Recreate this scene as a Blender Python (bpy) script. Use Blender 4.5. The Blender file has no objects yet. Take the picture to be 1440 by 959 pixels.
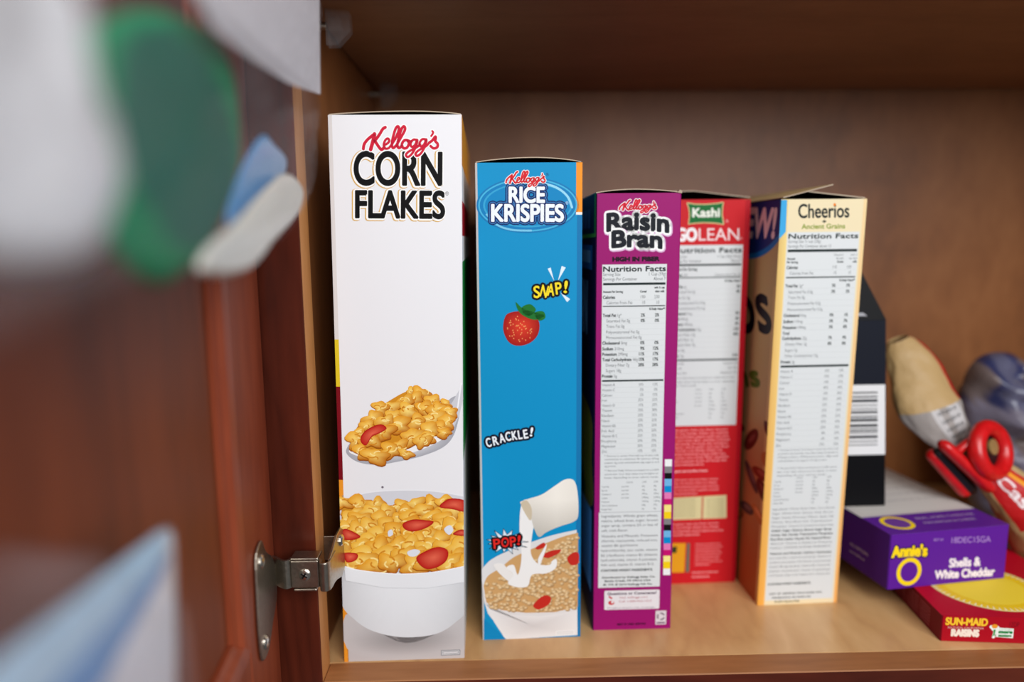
import bpy, bmesh, math, random
from mathutils import Vector, Matrix
from mathutils.geometry import tessellate_polygon
from mathutils.noise import noise as pnoise

SC = bpy.context.scene
COL = SC.collection

# ------------------------------------------------------------------ helpers
def lin(c):
    return tuple(((x/255)/12.92 if x/255 <= .04045 else ((x/255+.055)/1.055)**2.4) for x in c[:3]) + (1.0,)

def link(name, me, mat=None, parent=None):
    o = bpy.data.objects.new(name, me)
    COL.objects.link(o)
    if mat is not None:
        for m in (mat if isinstance(mat, (list, tuple)) else [mat]):
            me.materials.append(m)
    if parent is not None:
        o.parent = parent
    return o

def tag(o, label, cat, group=None, kind=None):
    o['label'] = label; o['category'] = cat
    if group: o['group'] = group
    if kind: o['kind'] = kind
    return o

def empty(name, loc, rz=0.0):
    o = bpy.data.objects.new(name, None); COL.objects.link(o)
    o.location = loc; o.rotation_euler = (0, 0, rz); o.empty_display_size = .02
    return o

def bm_obj(name, bm, mat, parent=None, smooth=False, bevel=0, seg=2):
    bmesh.ops.recalc_face_normals(bm, faces=bm.faces[:])
    me = bpy.data.meshes.new(name); bm.to_mesh(me); bm.free()
    if smooth:
        me.polygons.foreach_set('use_smooth', [True]*len(me.polygons))
    o = link(name, me, mat, parent)
    if bevel:
        m = o.modifiers.new('b', 'BEVEL'); m.width = bevel; m.segments = seg; m.limit_method = 'ANGLE'; m.angle_limit = .6
    return o

def add_box(bm, x0, x1, y0, y1, z0, z1, mat=0, M=None):
    vs = [Vector((x, y, z)) for x in (x0, x1) for y in (y0, y1) for z in (z0, z1)]
    if M is not None: vs = [M @ v for v in vs]
    v = [bm.verts.new(p) for p in vs]
    fs = []
    for f in ((0,1,3,2),(4,6,7,5),(0,4,5,1),(2,3,7,6),(0,2,6,4),(1,5,7,3)):
        fc = bm.faces.new([v[i] for i in f]); fc.material_index = mat; fs.append(fc)
    return fs

def add_prism(bm, pts, axis, a, b, M=None):
    """extrude a 2-D outline along axis (0,1,2) from a to b"""
    def mk(p, t):
        q = [p[0], p[1]]; q.insert(axis, t); q = Vector(q)
        return M @ q if M is not None else q
    A = [bm.verts.new(mk(p, a)) for p in pts]; B = [bm.verts.new(mk(p, b)) for p in pts]
    n = len(pts)
    bm.faces.new(A); bm.faces.new(B[::-1])
    for i in range(n):
        bm.faces.new((A[i], B[i], B[(i+1) % n], A[(i+1) % n]))

def add_cyl(bm, p0, p1, r0, r1=None, n=20, caps=True):
    r1 = r0 if r1 is None else r1
    p0 = Vector(p0); p1 = Vector(p1); d = (p1-p0).normalized()
    a = d.orthogonal().normalized(); b = d.cross(a)
    A = []; B = []
    for i in range(n):
        t = 2*math.pi*i/n; k = a*math.cos(t)+b*math.sin(t)
        A.append(bm.verts.new(p0+k*r0)); B.append(bm.verts.new(p1+k*r1))
    for i in range(n):
        bm.faces.new((A[i], A[(i+1) % n], B[(i+1) % n], B[i]))
    if caps:
        bm.faces.new(A[::-1]); bm.faces.new(B)

def add_ring(bm, c, nrm, R, r, sx=1.0, n=40, m=12, flat=1.0):
    """torus-like ring; sx squeezes one axis, flat squeezes along the normal"""
    c = Vector(c); d = Vector(nrm).normalized()
    a = Vector((0, 0, 1)) - d*d.z; a.normalize(); b = d.cross(a)
    g = []
    for i in range(n):
        t = 2*math.pi*i/n; k = b*math.cos(t)*sx + a*math.sin(t)
        row = []
        for j in range(m):
            s = 2*math.pi*j/m
            row.append(bm.verts.new(c + k*(R+r*math.cos(s)) + d*r*flat*math.sin(s)))
        g.append(row)
    for i in range(n):
        for j in range(m):
            bm.faces.new((g[i][j], g[(i+1) % n][j], g[(i+1) % n][(j+1) % m], g[i][(j+1) % m]))

def smooth_closed(pts, k=6):
    out = []; n = len(pts)
    for i in range(n):
        p0, p1, p2, p3 = pts[i-1], pts[i], pts[(i+1) % n], pts[(i+2) % n]
        for j in range(k):
            t = j/k
            out.append(tuple(.5*((2*p1[a]) + (-p0[a]+p2[a])*t + (2*p0[a]-5*p1[a]+4*p2[a]-p3[a])*t*t + (-p0[a]+3*p1[a]-3*p2[a]+p3[a])*t**3) for a in (0, 1)))
    return out

def smooth_open(pts, k=6):
    out = []; n = len(pts)
    P = [pts[0]] + list(pts) + [pts[-1]]
    for i in range(n-1):
        p0, p1, p2, p3 = P[i:i+4]
        for j in range(k):
            t = j/k
            out.append(tuple(.5*((2*p1[a]) + (-p0[a]+p2[a])*t + (2*p0[a]-5*p1[a]+4*p2[a]-p3[a])*t*t + (-p0[a]+3*p1[a]-3*p2[a]+p3[a])*t**3) for a in (0, 1)))
    out.append(tuple(pts[-1]))
    return out

# ------------------------------------------------------------------ materials
def newmat(name):
    m = bpy.data.materials.new(name); m.use_nodes = True
    nt = m.node_tree; b = nt.nodes['Principled BSDF']
    return m, nt, b

def ink_mat(name, rough=.38, spec=.4, bump=.0, bscale=60, coat=0):
    m, nt, b = newmat(name)
    a = nt.nodes.new('ShaderNodeAttribute'); a.attribute_name = 'ink'
    tc = nt.nodes.new('ShaderNodeTexCoord')
    n = nt.nodes.new('ShaderNodeTexNoise'); n.inputs['Scale'].default_value = 900; n.inputs['Detail'].default_value = 2
    mr = nt.nodes.new('ShaderNodeMapRange'); mr.inputs[3].default_value = rough-.05; mr.inputs[4].default_value = rough+.07
    nt.links.new(tc.outputs['Object'], n.inputs['Vector']); nt.links.new(n.outputs['Fac'], mr.inputs[0])
    nt.links.new(mr.outputs[0], b.inputs['Roughness'])
    nt.links.new(a.outputs['Color'], b.inputs['Base Color'])
    b.inputs['Specular IOR Level'].default_value = spec
    b.inputs['Coat Weight'].default_value = coat
    if bump:
        n2 = nt.nodes.new('ShaderNodeTexNoise'); n2.inputs['Scale'].default_value = bscale; n2.inputs['Detail'].default_value = 5
        bp = nt.nodes.new('ShaderNodeBump'); bp.inputs['Strength'].default_value = bump; bp.inputs['Distance'].default_value = .002
        nt.links.new(tc.outputs['Object'], n2.inputs['Vector']); nt.links.new(n2.outputs['Fac'], bp.inputs['Height'])
        nt.links.new(bp.outputs[0], b.inputs['Normal'])
    return m

def plain(name, c, rough=.5, metal=0, bump=0, bscale=200, alpha=1, spec=.5, trans=0):
    m, nt, b = newmat(name)
    col = lin(c)
    tc = nt.nodes.new('ShaderNodeTexCoord'); n = nt.nodes.new('ShaderNodeTexNoise')
    n.inputs['Scale'].default_value = bscale; n.inputs['Detail'].default_value = 4
    nt.links.new(tc.outputs['Object'], n.inputs['Vector'])
    r = nt.nodes.new('ShaderNodeValToRGB')
    r.color_ramp.elements[0].position = .3; r.color_ramp.elements[1].position = .7
    r.color_ramp.elements[0].color = tuple(x*.88 for x in col[:3])+(1,)
    r.color_ramp.elements[1].color = tuple(min(1, x*1.1) for x in col[:3])+(1,)
    nt.links.new(n.outputs['Fac'], r.inputs[0]); nt.links.new(r.outputs[0], b.inputs['Base Color'])
    b.inputs['Roughness'].default_value = rough; b.inputs['Metallic'].default_value = metal
    b.inputs['Alpha'].default_value = alpha; b.inputs['Specular IOR Level'].default_value = spec
    b.inputs['Transmission Weight'].default_value = trans
    if bump:
        bp = nt.nodes.new('ShaderNodeBump'); bp.inputs['Strength'].default_value = bump; bp.inputs['Distance'].default_value = .001
        nt.links.new(n.outputs['Fac'], bp.inputs['Height']); nt.links.new(bp.outputs[0], b.inputs['Normal'])
    return m

def wood(name, dark, mid, light, stretch, figure=7.0, fine=90.0, rough=.35, fig_w=.55, rot=(0, 0, 0), spec=.4):
    """flowing figure plus fine pores; stretch = per-axis scale (small along the grain)"""
    m, nt, b = newmat(name)
    tc = nt.nodes.new('ShaderNodeTexCoord')
    mp = nt.nodes.new('ShaderNodeMapping'); mp.inputs['Scale'].default_value = stretch; mp.inputs['Rotation'].default_value = rot
    nt.links.new(tc.outputs['Object'], mp.inputs['Vector'])
    n1 = nt.nodes.new('ShaderNodeTexNoise'); n1.inputs['Scale'].default_value = figure; n1.inputs['Detail'].default_value = 3; n1.inputs['Distortion'].default_value = .8
    # contour lines of a smooth field read as growth rings
    mu = nt.nodes.new('ShaderNodeMath'); mu.operation = 'MULTIPLY'; mu.inputs[1].default_value = 9
    fr = nt.nodes.new('ShaderNodeMath'); fr.operation = 'PINGPONG'; fr.inputs[1].default_value = 1
    n2 = nt.nodes.new('ShaderNodeTexNoise'); n2.inputs['Scale'].default_value = fine; n2.inputs['Detail'].default_value = 5
    n3 = nt.nodes.new('ShaderNodeTexNoise'); n3.inputs['Scale'].default_value = figure*.6; n3.inputs['Detail'].default_value = 1
    for n in (n1, n2, n3): nt.links.new(mp.outputs[0], n.inputs['Vector'])
    nt.links.new(n1.outputs['Fac'], mu.inputs[0]); nt.links.new(mu.outputs[0], fr.inputs[0])
    mx = nt.nodes.new('ShaderNodeMix'); mx.data_type = 'FLOAT'; mx.inputs[0].default_value = fig_w
    nt.links.new(n2.outputs['Fac'], mx.inputs[2]); nt.links.new(fr.outputs[0], mx.inputs[3])
    mx2 = nt.nodes.new('ShaderNodeMix'); mx2.data_type = 'FLOAT'; mx2.inputs[0].default_value = .4
    nt.links.new(mx.outputs[0], mx2.inputs[2]); nt.links.new(n3.outputs['Fac'], mx2.inputs[3])
    r = nt.nodes.new('ShaderNodeValToRGB'); e = r.color_ramp.elements
    e[0].position = .22; e[0].color = lin(dark); e[1].position = .8; e[1].color = lin(light)
    k = e.new(.5); k.color = lin(mid)
    nt.links.new(mx2.outputs[0], r.inputs[0]); nt.links.new(r.outputs[0], b.inputs['Base Color'])
    b.inputs['Roughness'].default_value = rough; b.inputs['Specular IOR Level'].default_value = spec
    bp = nt.nodes.new('ShaderNodeBump'); bp.inputs['Strength'].default_value = .06; bp.inputs['Distance'].default_value = .0005
    nt.links.new(n2.outputs['Fac'], bp.inputs['Height']); nt.links.new(bp.outputs[0], b.inputs['Normal'])
    return m

CARD = ink_mat('printed_card', .48, .13)
CARD_SOFT = ink_mat('printed_film', .28, .5, bump=.5, bscale=70)
MATTE_FILM = ink_mat('matte_pouch', .6, .12)
PAPERBAG = ink_mat('printed_paper_bag', .5, .35, bump=.6, bscale=90)
M_SHELF = wood('maple_laminate_shelf', (184,136,88), (206,160,108), (220,178,126), (1.0, .35, 1), 9, 160, .3, .5)
M_BACK = wood('maple_veneer_back', (112,66,34), (136,84,45), (154,100,58), (1, 1, .45), 5, 120, .42, .45)  # darker than the shelf maple: dim light at the back is in the colour
M_SIDE = wood('maple_veneer_side', (118,70,36), (142,88,48), (158,102,60), (1, 1.4, .3), 6, 150, .42, .3)  # maple tone lowered to carry the shade beside the boxes
M_UNDER = wood('maple_laminate_underside', (124,82,52), (142,96,62), (158,110,74), (.4, 1.2, 1), 5, 120, .4, .35)  # shade under the shelf is mixed into this maple tone
M_EDGE = wood('raw_frame_edge', (134,84,46), (160,104,60), (182,124,76), (.25, 2, 2), 10, 130, .5, .35)
M_EDGEV = wood('raw_stile_edge', (180,116,62), (204,140,82), (220,158,100), (2, 2, .25), 10, 130, .5, .3)
M_CHERRY = wood('stained_cherry', (54,18,10), (88,34,20), (112,48,29), (1.6, 1.6, .22), 9, 110, .3, .5)
M_CHERRYH = wood('stained_cherry_rail', (54,18,10), (88,34,20), (112,48,29), (.22, 1.6, 1.6), 9, 110, .3, .5)
M_PANEL = wood('stained_cherry_panel', (94,40,16), (124,56,24), (144,68,32), (1.2, 1.2, .2), 7, 100, .5, .35, spec=.2)
M_STILE = wood('stained_cherry_door', (112,46,27), (144,66,40), (164,80,50), (1.2, 1.2, .2), 8, 100, .42, .3, spec=.25)
M_STEEL = plain('nickel_plated_steel', (172,163,150), .33, 1, bump=.2, bscale=500)
M_SCREW = plain('bright_screw_steel', (215,210,202), .2, 1)
M_CLEAR = plain('clear_moulded_plastic', (150,148,150), .15, 0, alpha=.06, spec=.3)
M_FILM = plain('clear_bag_film', (222,215,222), .12, 0, alpha=.08, spec=.4, bump=.8, bscale=45)
M_RED = plain('glossy_red_plastic', (205,22,26), .28)
M_BLACKP = plain('black_plastic', (18,18,20), .35)
M_MAG = plain('brass_disc', (205,170,110), .35, .6)
M_CREASE = plain('bare_board_edge', (170,150,128), .7)
M_HOLE = plain('drilled_wood', (70,38,20), .8)

# ------------------------------------------------------------------ printing on flat faces
class Ink:
    """coloured polygons gathered into one mesh; colours are stored per corner"""
    def __init__(s): s.V = []; s.F = []; s.C = []
    def add(s, pts, cols):
        i = len(s.V); s.V += pts; s.F.append(tuple(range(i, i+len(pts)))); s.C += cols
    def build(s, name, mat, parent=None):
        me = bpy.data.meshes.new(name); me.from_pydata([tuple(v) for v in s.V], [], s.F)
        at = me.color_attributes.new('ink', 'FLOAT_COLOR', 'CORNER')
        at.data.foreach_set('color', [x for c in s.C for x in c])
        me.update()
        return link(name, me, mat, parent)

def homography(src, dst):
    """3x3 map of four reference corners of the artwork to the flat face"""
    A = []
    for (x, y), (u, v) in zip(src, dst):
        A.append([x, y, 1, 0, 0, 0, -u*x, -u*y, u]); A.append([0, 0, 0, x, y, 1, -v*x, -v*y, v])
    n = 8
    for i in range(n):
        p = max(range(i, n), key=lambda r: abs(A[r][i])); A[i], A[p] = A[p], A[i]
        for r in range(n):
            if r != i:
                k = A[r][i]/A[i][i]
                if k: A[r] = [a-k*b for a, b in zip(A[r], A[i])]
    return [A[i][8]/A[i][i] for i in range(n)]+[1.0]

GL = {}
def glyphs(s, res=4):
    if (s, res) in GL: return GL[(s, res)]
    cu = bpy.data.curves.new('t', 'FONT'); cu.body = s; cu.resolution_u = res; cu.size = 1
    ob = bpy.data.objects.new('t', cu); COL.objects.link(ob)
    dg = bpy.context.evaluated_depsgraph_get(); me = ob.evaluated_get(dg).to_mesh()
    V = [(v.co.x, v.co.y) for v in me.vertices]; F = [tuple(p.vertices) for p in me.polygons]
    cnt = {}
    for f in F:
        for a, b in zip(f, f[1:]+f[:1]):
            k = (min(a, b), max(a, b)); cnt[k] = cnt.get(k, 0)+1
    B = [k for k, c in cnt.items() if c == 1]
    ob.to_mesh_clear(); bpy.data.objects.remove(ob); bpy.data.curves.remove(cu)
    GL[(s, res)] = (V, F, B)
    return GL[(s, res)]
_h = glyphs('H')[0]; CAP = max(v[1] for v in _h)

LAY = 0.00001
MIC = 4e-7          # neighbouring strokes never share a plane
class Face:
    def __init__(s, ink, W, H, fn, refs=None):
        s.i = ink; s.W = W; s.H = H; s.fn = fn
        if refs: s.h = homography(refs, [(0, 0), (W, 0), (W, H), (0, H)])
    def P(s, x, y):
        h = s.h; w = h[6]*x+h[7]*y+1
        return ((h[0]*x+h[1]*y+h[2])/w, (h[3]*x+h[4]*y+h[5])/w)
    def PL(s, pts): return [s.P(*p) for p in pts]
    def raw(s, pts, cols, L):
        W, H = s.W, s.H
        if any(p[0] < 0 or p[0] > W or p[1] < 0 or p[1] > H for p in pts):
            q = [(p[0], p[1], c) for p, c in zip(pts, cols)]
            for ax, lim, sg in ((0, 0, 1), (0, W, -1), (1, 0, 1), (1, H, -1)):
                out = []
                for k in range(len(q)):
                    a = q[k-1]; b = q[k]; da = (a[ax]-lim)*sg; db = (b[ax]-lim)*sg
                    if (da < 0) != (db < 0):
                        t = da/(da-db)
                        out.append((a[0]+(b[0]-a[0])*t, a[1]+(b[1]-a[1])*t, tuple(x+(y-x)*t for x, y in zip(a[2], b[2]))))
                    if db >= 0: out.append(b)
                q = out
                if len(q) < 3: return
            pts = [(a[0], a[1]) for a in q]; cols = [a[2] for a in q]
        s.i.add([s.fn(u, v, L*LAY) for u, v in pts], cols)
    def poly(s, pts, col, L=1):
        """any simple outline, one colour or one per corner"""
        cols = [lin(c) for c in col] if isinstance(col[0], (tuple, list)) else [lin(col)]*len(pts)
        if len(pts) <= 4: s.raw(pts, cols, L); return
        for t in tessellate_polygon([[Vector((p[0], p[1], 0)) for p in pts]]):
            s.raw([pts[k] for k in t], [cols[k] for k in t], L)
    def rect(s, u0, v0, u1, v1, col, L=1): s.poly([(u0, v0), (u1, v0), (u1, v1), (u0, v1)], col, L)
    def fan(s, c, pts, cc, pc, L):
        cc = lin(cc); pc = [lin(x) for x in pc] if isinstance(pc[0], (tuple, list)) else [lin(pc)]*len(pts)
        n = len(pts)
        for k in range(n):
            s.raw([c, pts[k], pts[(k+1) % n]], [cc, pc[k], pc[(k+1) % n]], L)
    def shade(s, c, pts, colfn, L, rings=7):
        n = len(pts); cf = lambda p: lin(colfn(*p))
        R_ = [[(c[0]+(p[0]-c[0])*r/rings, c[1]+(p[1]-c[1])*r/rings) for p in pts] for r in range(rings+1)]
        for k in range(n):
            j = (k+1) % n
            s.raw([c, R_[1][k], R_[1][j]], [cf(c), cf(R_[1][k]), cf(R_[1][j])], L)
            for r in range(1, rings):
                q = [R_[r][k], R_[r+1][k], R_[r+1][j], R_[r][j]]; s.raw(q, [cf(p) for p in q], L)
    def line(s, pts, w, col, L, closed=False, joins=True):
        c = lin(col); n = len(pts)
        for k in range(n if closed else n-1):
            a = pts[k]; b = pts[(k+1) % n]; dx = b[0]-a[0]; dy = b[1]-a[1]; d = math.hypot(dx, dy)
            if d < 1e-9: continue
            nx, ny = -dy/d*w/2, dx/d*w/2
            s.raw([(a[0]+nx, a[1]+ny), (a[0]-nx, a[1]-ny), (b[0]-nx, b[1]-ny), (b[0]+nx, b[1]+ny)], [c]*4, L+(k % 4)*.04)
        if joins:
            for k, a in enumerate(pts):
                s.raw([(a[0]+w/2*math.cos(t*math.pi/5), a[1]+w/2*math.sin(t*math.pi/5)) for t in range(10)], [c]*10, L+.16+(k % 4)*.04)
    def ellipse(s, c, rx, ry, col, L, a0=0, n=40, rot=0):
        s.raw([(c[0]+rx*math.cos(t*2*math.pi/n)*math.cos(rot)-ry*math.sin(t*2*math.pi/n)*math.sin(rot),
                c[1]+rx*math.cos(t*2*math.pi/n)*math.sin(rot)+ry*math.sin(t*2*math.pi/n)*math.cos(rot)) for t in range(n)], [lin(col)]*n, L)
    def text(s, t, fn, fill, L, bold=0, outs=(), res=4, round_=True):
        V, F, B = glyphs(t, res)
        Q = [fn(*v) for v in V]
        def stroke(w, col, LL):
            c = lin(col)
            for k_, (a, b) in enumerate(B):
                a = Q[a]; b = Q[b]; dx = b[0]-a[0]; dy = b[1]-a[1]; d = math.hypot(dx, dy)
                if d < 1e-9: continue
                nx, ny = -dy/d*w, dx/d*w
                s.raw([(a[0]+nx, a[1]+ny), (a[0]-nx, a[1]-ny), (b[0]-nx, b[1]-ny), (b[0]+nx, b[1]+ny)], [c]*4, LL+(k_ % 5)*.04)
                if round_:
                    s.raw([(a[0]+w*math.cos(k*math.pi/4), a[1]+w*math.sin(k*math.pi/4)) for k in range(8)], [c]*8, LL+.2+(k_ % 5)*.04)
        def body(col, LL):
            c = lin(col)
            for f in F: s.raw([Q[k] for k in f], [c]*len(f), LL+.44)
        for j, o in enumerate(outs):            # widest first
            w, col = o[:2]
            if len(o) > 2:
                Q0 = Q; Q = [(q[0]+o[2], q[1]+o[3]) for q in Q0]
                stroke(w+bold, col, L+j*.6); body(col, L+j*.6); Q = Q0
            else:
                stroke(w+bold, col, L+j*.6); body(col, L+j*.6)
        LL = L+len(outs)*.6
        if bold: stroke(bold, fill, LL)
        body(fill, LL)
    def art(s, t, x0, x1, yb, yt, fill, L=2, bold=0, outs=(), res=5, warp=None, sk=0):
        """lettering fitted to a box given in artwork coordinates"""
        V = glyphs(t, res)[0]; a = min(v[0] for v in V); b = max(v[0] for v in V)
        def fn(x, y):
            X = x0+(x-a)/(b-a)*(x1-x0); Y = yb+(yt-yb)*y/CAP; X += sk*(yb-Y)
            if warp: X, Y = warp(X, Y)
            return s.P(X, Y)
        s.text(t, fn, fill, L, bold, outs, res)
    def tx(s, t, u, v, h, fill, L=3, xs=.8, al='l', bold=0, w=None, res=2):
        """small print in face units: baseline v, cap height h"""
        V = glyphs(t, res)[0]
        if not V: return
        a = min(p[0] for p in V); b = max(p[0] for p in V); k = h/CAP
        sx = k*xs if w is None else w/(b-a)
        o = u if al == 'l' else (u-(b-a)*sx if al == 'r' else u-(b-a)*sx/2)
        s.text(t, lambda x, y: (o+(x-a)*sx, v+y*k), fill, L, bold, (), res, round_=False)

def carton(name, loc, rz, W, D, H, shear, cols, refs, z0=0, label='', cat='box', closed=False, group=None, th=.0005):
    """folded board box standing on its end: open-topped shell with printed faces.
    returns root, ink, dict of Face"""
    root = empty(name, (loc[0], loc[1], z0), math.radians(rz))
    tag(root, label, cat, group)
    ink = Ink()
    def S(x, y, z): return Vector((x+shear*z, y, z))
    def quad(pts, c): ink.add([S(*p) for p in pts], [lin(c)]*4)
    r = .0007
    c = cols
    # chamfered vertical corners
    o = [(r, 0), (W-r, 0), (W, r), (W, D-r), (W-r, D), (r, D), (0, D-r), (0, r)]
    side = [c['front'], c['front'], c['right'], c['back'], c['back'], c['back'], c['left'], c['left']]
    for k in range(8):
        a = o[k]; b = o[(k+1) % 8]
        quad([(a[0], a[1], 0), (b[0], b[1], 0), (b[0], b[1], H), (a[0], a[1], H)], side[k])
    ink.add([S(x, y, 0) for x, y in o[::-1]], [lin(c.get('bottom', (150, 130, 105)))]*8)
    if closed:
        ink.add([S(x, y, H) for x, y in o], [lin(c['top'])]*8)
    else:
        b_ = (128, 112, 92)
        i = [(x+(th if x < W/2 else -th), y+(th if y < D/2 else -th)) for x, y in o]
        for k in range(8):
            a = i[k]; b = i[(k+1) % 8]
            quad([(b[0], b[1], th), (a[0], a[1], th), (a[0], a[1], H), (b[0], b[1], H)], b_)
            p = o[k]; q = o[(k+1) % 8]
            quad([(p[0], p[1], H), (q[0], q[1], H), (b[0], b[1], H), (a[0], a[1], H)], (196, 182, 160))
        ink.add([S(x, y, th) for x, y in i], [lin(b_)]*8)
    F = {}
    if 'front' in refs: F['front'] = Face(ink, W, H, lambda u, v, h: S(u, -h-.00002, v), refs['front'])
    if 'left' in refs: F['left'] = Face(ink, D, H, lambda u, v, h: S(-h-.00002, D-u, v), refs['left'])
    if 'right' in refs: F['right'] = Face(ink, D, H, lambda u, v, h: S(W+h+.00002, u, v), refs['right'])
    if 'top' in refs: F['top'] = Face(ink, W, D, lambda u, v, h: S(u, v, H+h+.00002), refs['top'])
    return root, ink, F

def flap(root, pts, mat_col, under, th=.0005, name='top_flap', arch=0.0, n=14):
    """curved or flat closing flap: pts = [(x,z) profile], spans y0..y1"""
    prof, y0, y1 = pts
    ink = Ink()
    m = len(prof)
    for k in range(m-1):
        (xa, za), (xb, zb) = prof[k], prof[k+1]
        ink.add([Vector((xa, y0, za+th)), Vector((xb, y0, zb+th)), Vector((xb, y1, zb+th)), Vector((xa, y1, za+th))], [lin(mat_col)]*4)
        ink.add([Vector((xa, y1, za)), Vector((xb, y1, zb)), Vector((xb, y0, zb)), Vector((xa, y0, za))], [lin(under)]*4)
        ink.add([Vector((xa, y0, za)), Vector((xb, y0, zb)), Vector((xb, y0, zb+th)), Vector((xa, y0, za+th))], [lin((190, 172, 150))]*4)
        ink.add([Vector((xb, y1, zb)), Vector((xa, y1, za)), Vector((xa, y1, za+th)), Vector((xb, y1, zb+th))], [lin((190, 172, 150))]*4)
    for (x, z), d in ((prof[0], 0), (prof[-1], 1)):
        ink.add([Vector((x, y0, z)), Vector((x, y1, z)), Vector((x, y1, z+th)), Vector((x, y0, z+th))], [lin((190, 172, 150))]*4)
    return ink.build(name, CARD, root)

def arch_prof(x0, x1, z, rise, n=14, peak=.5, z1=None):
    out = []
    z1 = z if z1 is None else z1
    for k in range(n+1):
        t = k/n; a = t/peak*.5 if t < peak else .5+(t-peak)/(1-peak)*.5
        out.append((x0+(x1-x0)*t, z+(z1-z)*t+rise*math.sin(math.pi*a)**.8))
    return out

# script lettering used for the cereal maker's wordmark, unit strokes (x right, y down)
KEL = [
    [(47,30),(44,46),(38,66),(32,86)],
    [(3,84),(6,68),(16,54),(30,42),(47,30)],
    [(40,60),(54,48),(68,30),(80,12),(90,6)],
    [(46,54),(54,62),(64,76),(75,86),(86,78)],
    [(84,70),(98,64),(106,54),(100,46),(90,52),(84,68),(90,82),(104,80),(116,66)],
    [(116,66),(132,42),(144,14),(140,2),(130,12),(120,44),(116,70),(122,80),(134,70)],
    [(134,70),(152,42),(168,14),(164,2),(154,12),(144,42),(138,68),(144,80),(156,72)],
    [(180,52),(166,52),(156,66),(162,80),(176,78),(184,62),(178,52),(192,58)],
    [(214,50),(200,50),(190,64),(196,76),(208,68),(217,50),(212,74),(196,100),(180,112),(172,104),(184,92),(216,76),(228,66)],
    [(250,48),(236,48),(226,62),(232,74),(244,66),(253,48),(248,72),(232,98),(216,108),(210,100),(222,88),(252,72),(264,60)],
    [(276,18),(280,24),(272,36)],
    [(264,60),(276,52),(288,38),(290,44),(288,54),(298,64),(296,76),(282,80),(270,72)],
]
KW = [11, 9, 9, 9, 7, 8, 8, 8, 7, 7, 6, 8]
def kelloggs(f, x0, x1, yt, yb, col, outline, ow=1.0, L=6, weight=1.0):
    sc = (x1-x0)/305; sy = (yb-yt)/114
    a = f.P(x0, yt); b = f.P(x1, yt); m = (b[0]-a[0])/305
    P = [[f.P(x0+x*sc, yt+y*sy) for x, y in smooth_open(s_, 5)] for s_ in KEL]
    if outline:
        for p, w in zip(P, KW): f.line(p, (w*weight+9*ow)*m, outline, L)
    for p, w in zip(P, KW): f.line(p, w*weight*m, col, L+.7)

def blob(f, x, y, rx, ry, seed, mid, rim, hi, L, n=18, rough=.22, mpx=.00043):
    rnd = random.Random(seed); c = f.P(x, y)
    ph = [rnd.uniform(0, 6.28) for _ in range(4)]; rot = rnd.uniform(0, 3.14)
    pts = []; cols = []
    for k in range(n):
        t = 2*math.pi*k/n
        r = 1+rough*(.5*math.sin(2*t+ph[0])+.4*math.sin(3*t+ph[1])+.35*math.sin(5*t+ph[2]))
        ex = math.cos(t)*r*rx; ey = math.sin(t)*r*ry
        pts.append((c[0]+ex*mpx, c[1]+ey*mpx))
        q = .5+.5*math.sin(t*1.0+rnd.uniform(-.3, .3)-.6)
        cols.append(tuple(int(a+(b-a)*q) for a, b in zip(rim, mid)))
    cc = (c[0]+rnd.uniform(-.3, .2)*rx*mpx, c[1]+rnd.uniform(0, .35)*ry*mpx)
    f.fan(cc, pts, hi, cols, L)
    return c

def flake(f, x, y, r, seed, L):
    rnd = random.Random(seed*7+1); k = rnd.uniform(-1, 1); m = .00043
    mid = (240+int(6*k), 172+int(14*k), 50+int(14*k)); hi = (252, 214+int(8*k), 112+int(14*k)); rim = (192+int(12*k), 108+int(14*k), 14)
    rx = r*rnd.uniform(.95, 1.3); ry = r*rnd.uniform(.7, .95)
    blob(f, x, y+1.0, rx*1.04, ry*1.06, seed, (176, 100, 14), (150, 78, 8), (176, 100, 14), L, n=26, rough=.42)
    c = blob(f, x, y, rx, ry, seed, mid, rim, hi, L+.15, n=26, rough=.42)
    for j in range(4):                                   # curled ridges
        a = rnd.uniform(0, 6.28); d = rnd.uniform(.15, .5); t0 = rnd.uniform(0, 6.28); R0 = r*rnd.uniform(.25, .55)*m
        cx = c[0]+math.cos(a)*rx*d*m; cy = c[1]+math.sin(a)*ry*d*m
        arcp = [(cx+R0*math.cos(t0+q*.45), cy+R0*.7*math.sin(t0+q*.45)) for q in range(5)]
        f.line(arcp, m*r*.12, (254, 226, 146) if j % 2 else (214, 136, 30), L+.3+j*.06)

def berry(f, pts, L, seeds=5):
    P = f.PL(smooth_closed(pts, 5)); cx = sum(p[0] for p in P)/len(P); cy = sum(p[1] for p in P)/len(P)
    f.fan((cx, cy), P, (232, 104, 78), (190, 26, 22), L)
    f.line(P, .0005, (176, 18, 18), L+.2, closed=True)

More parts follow.
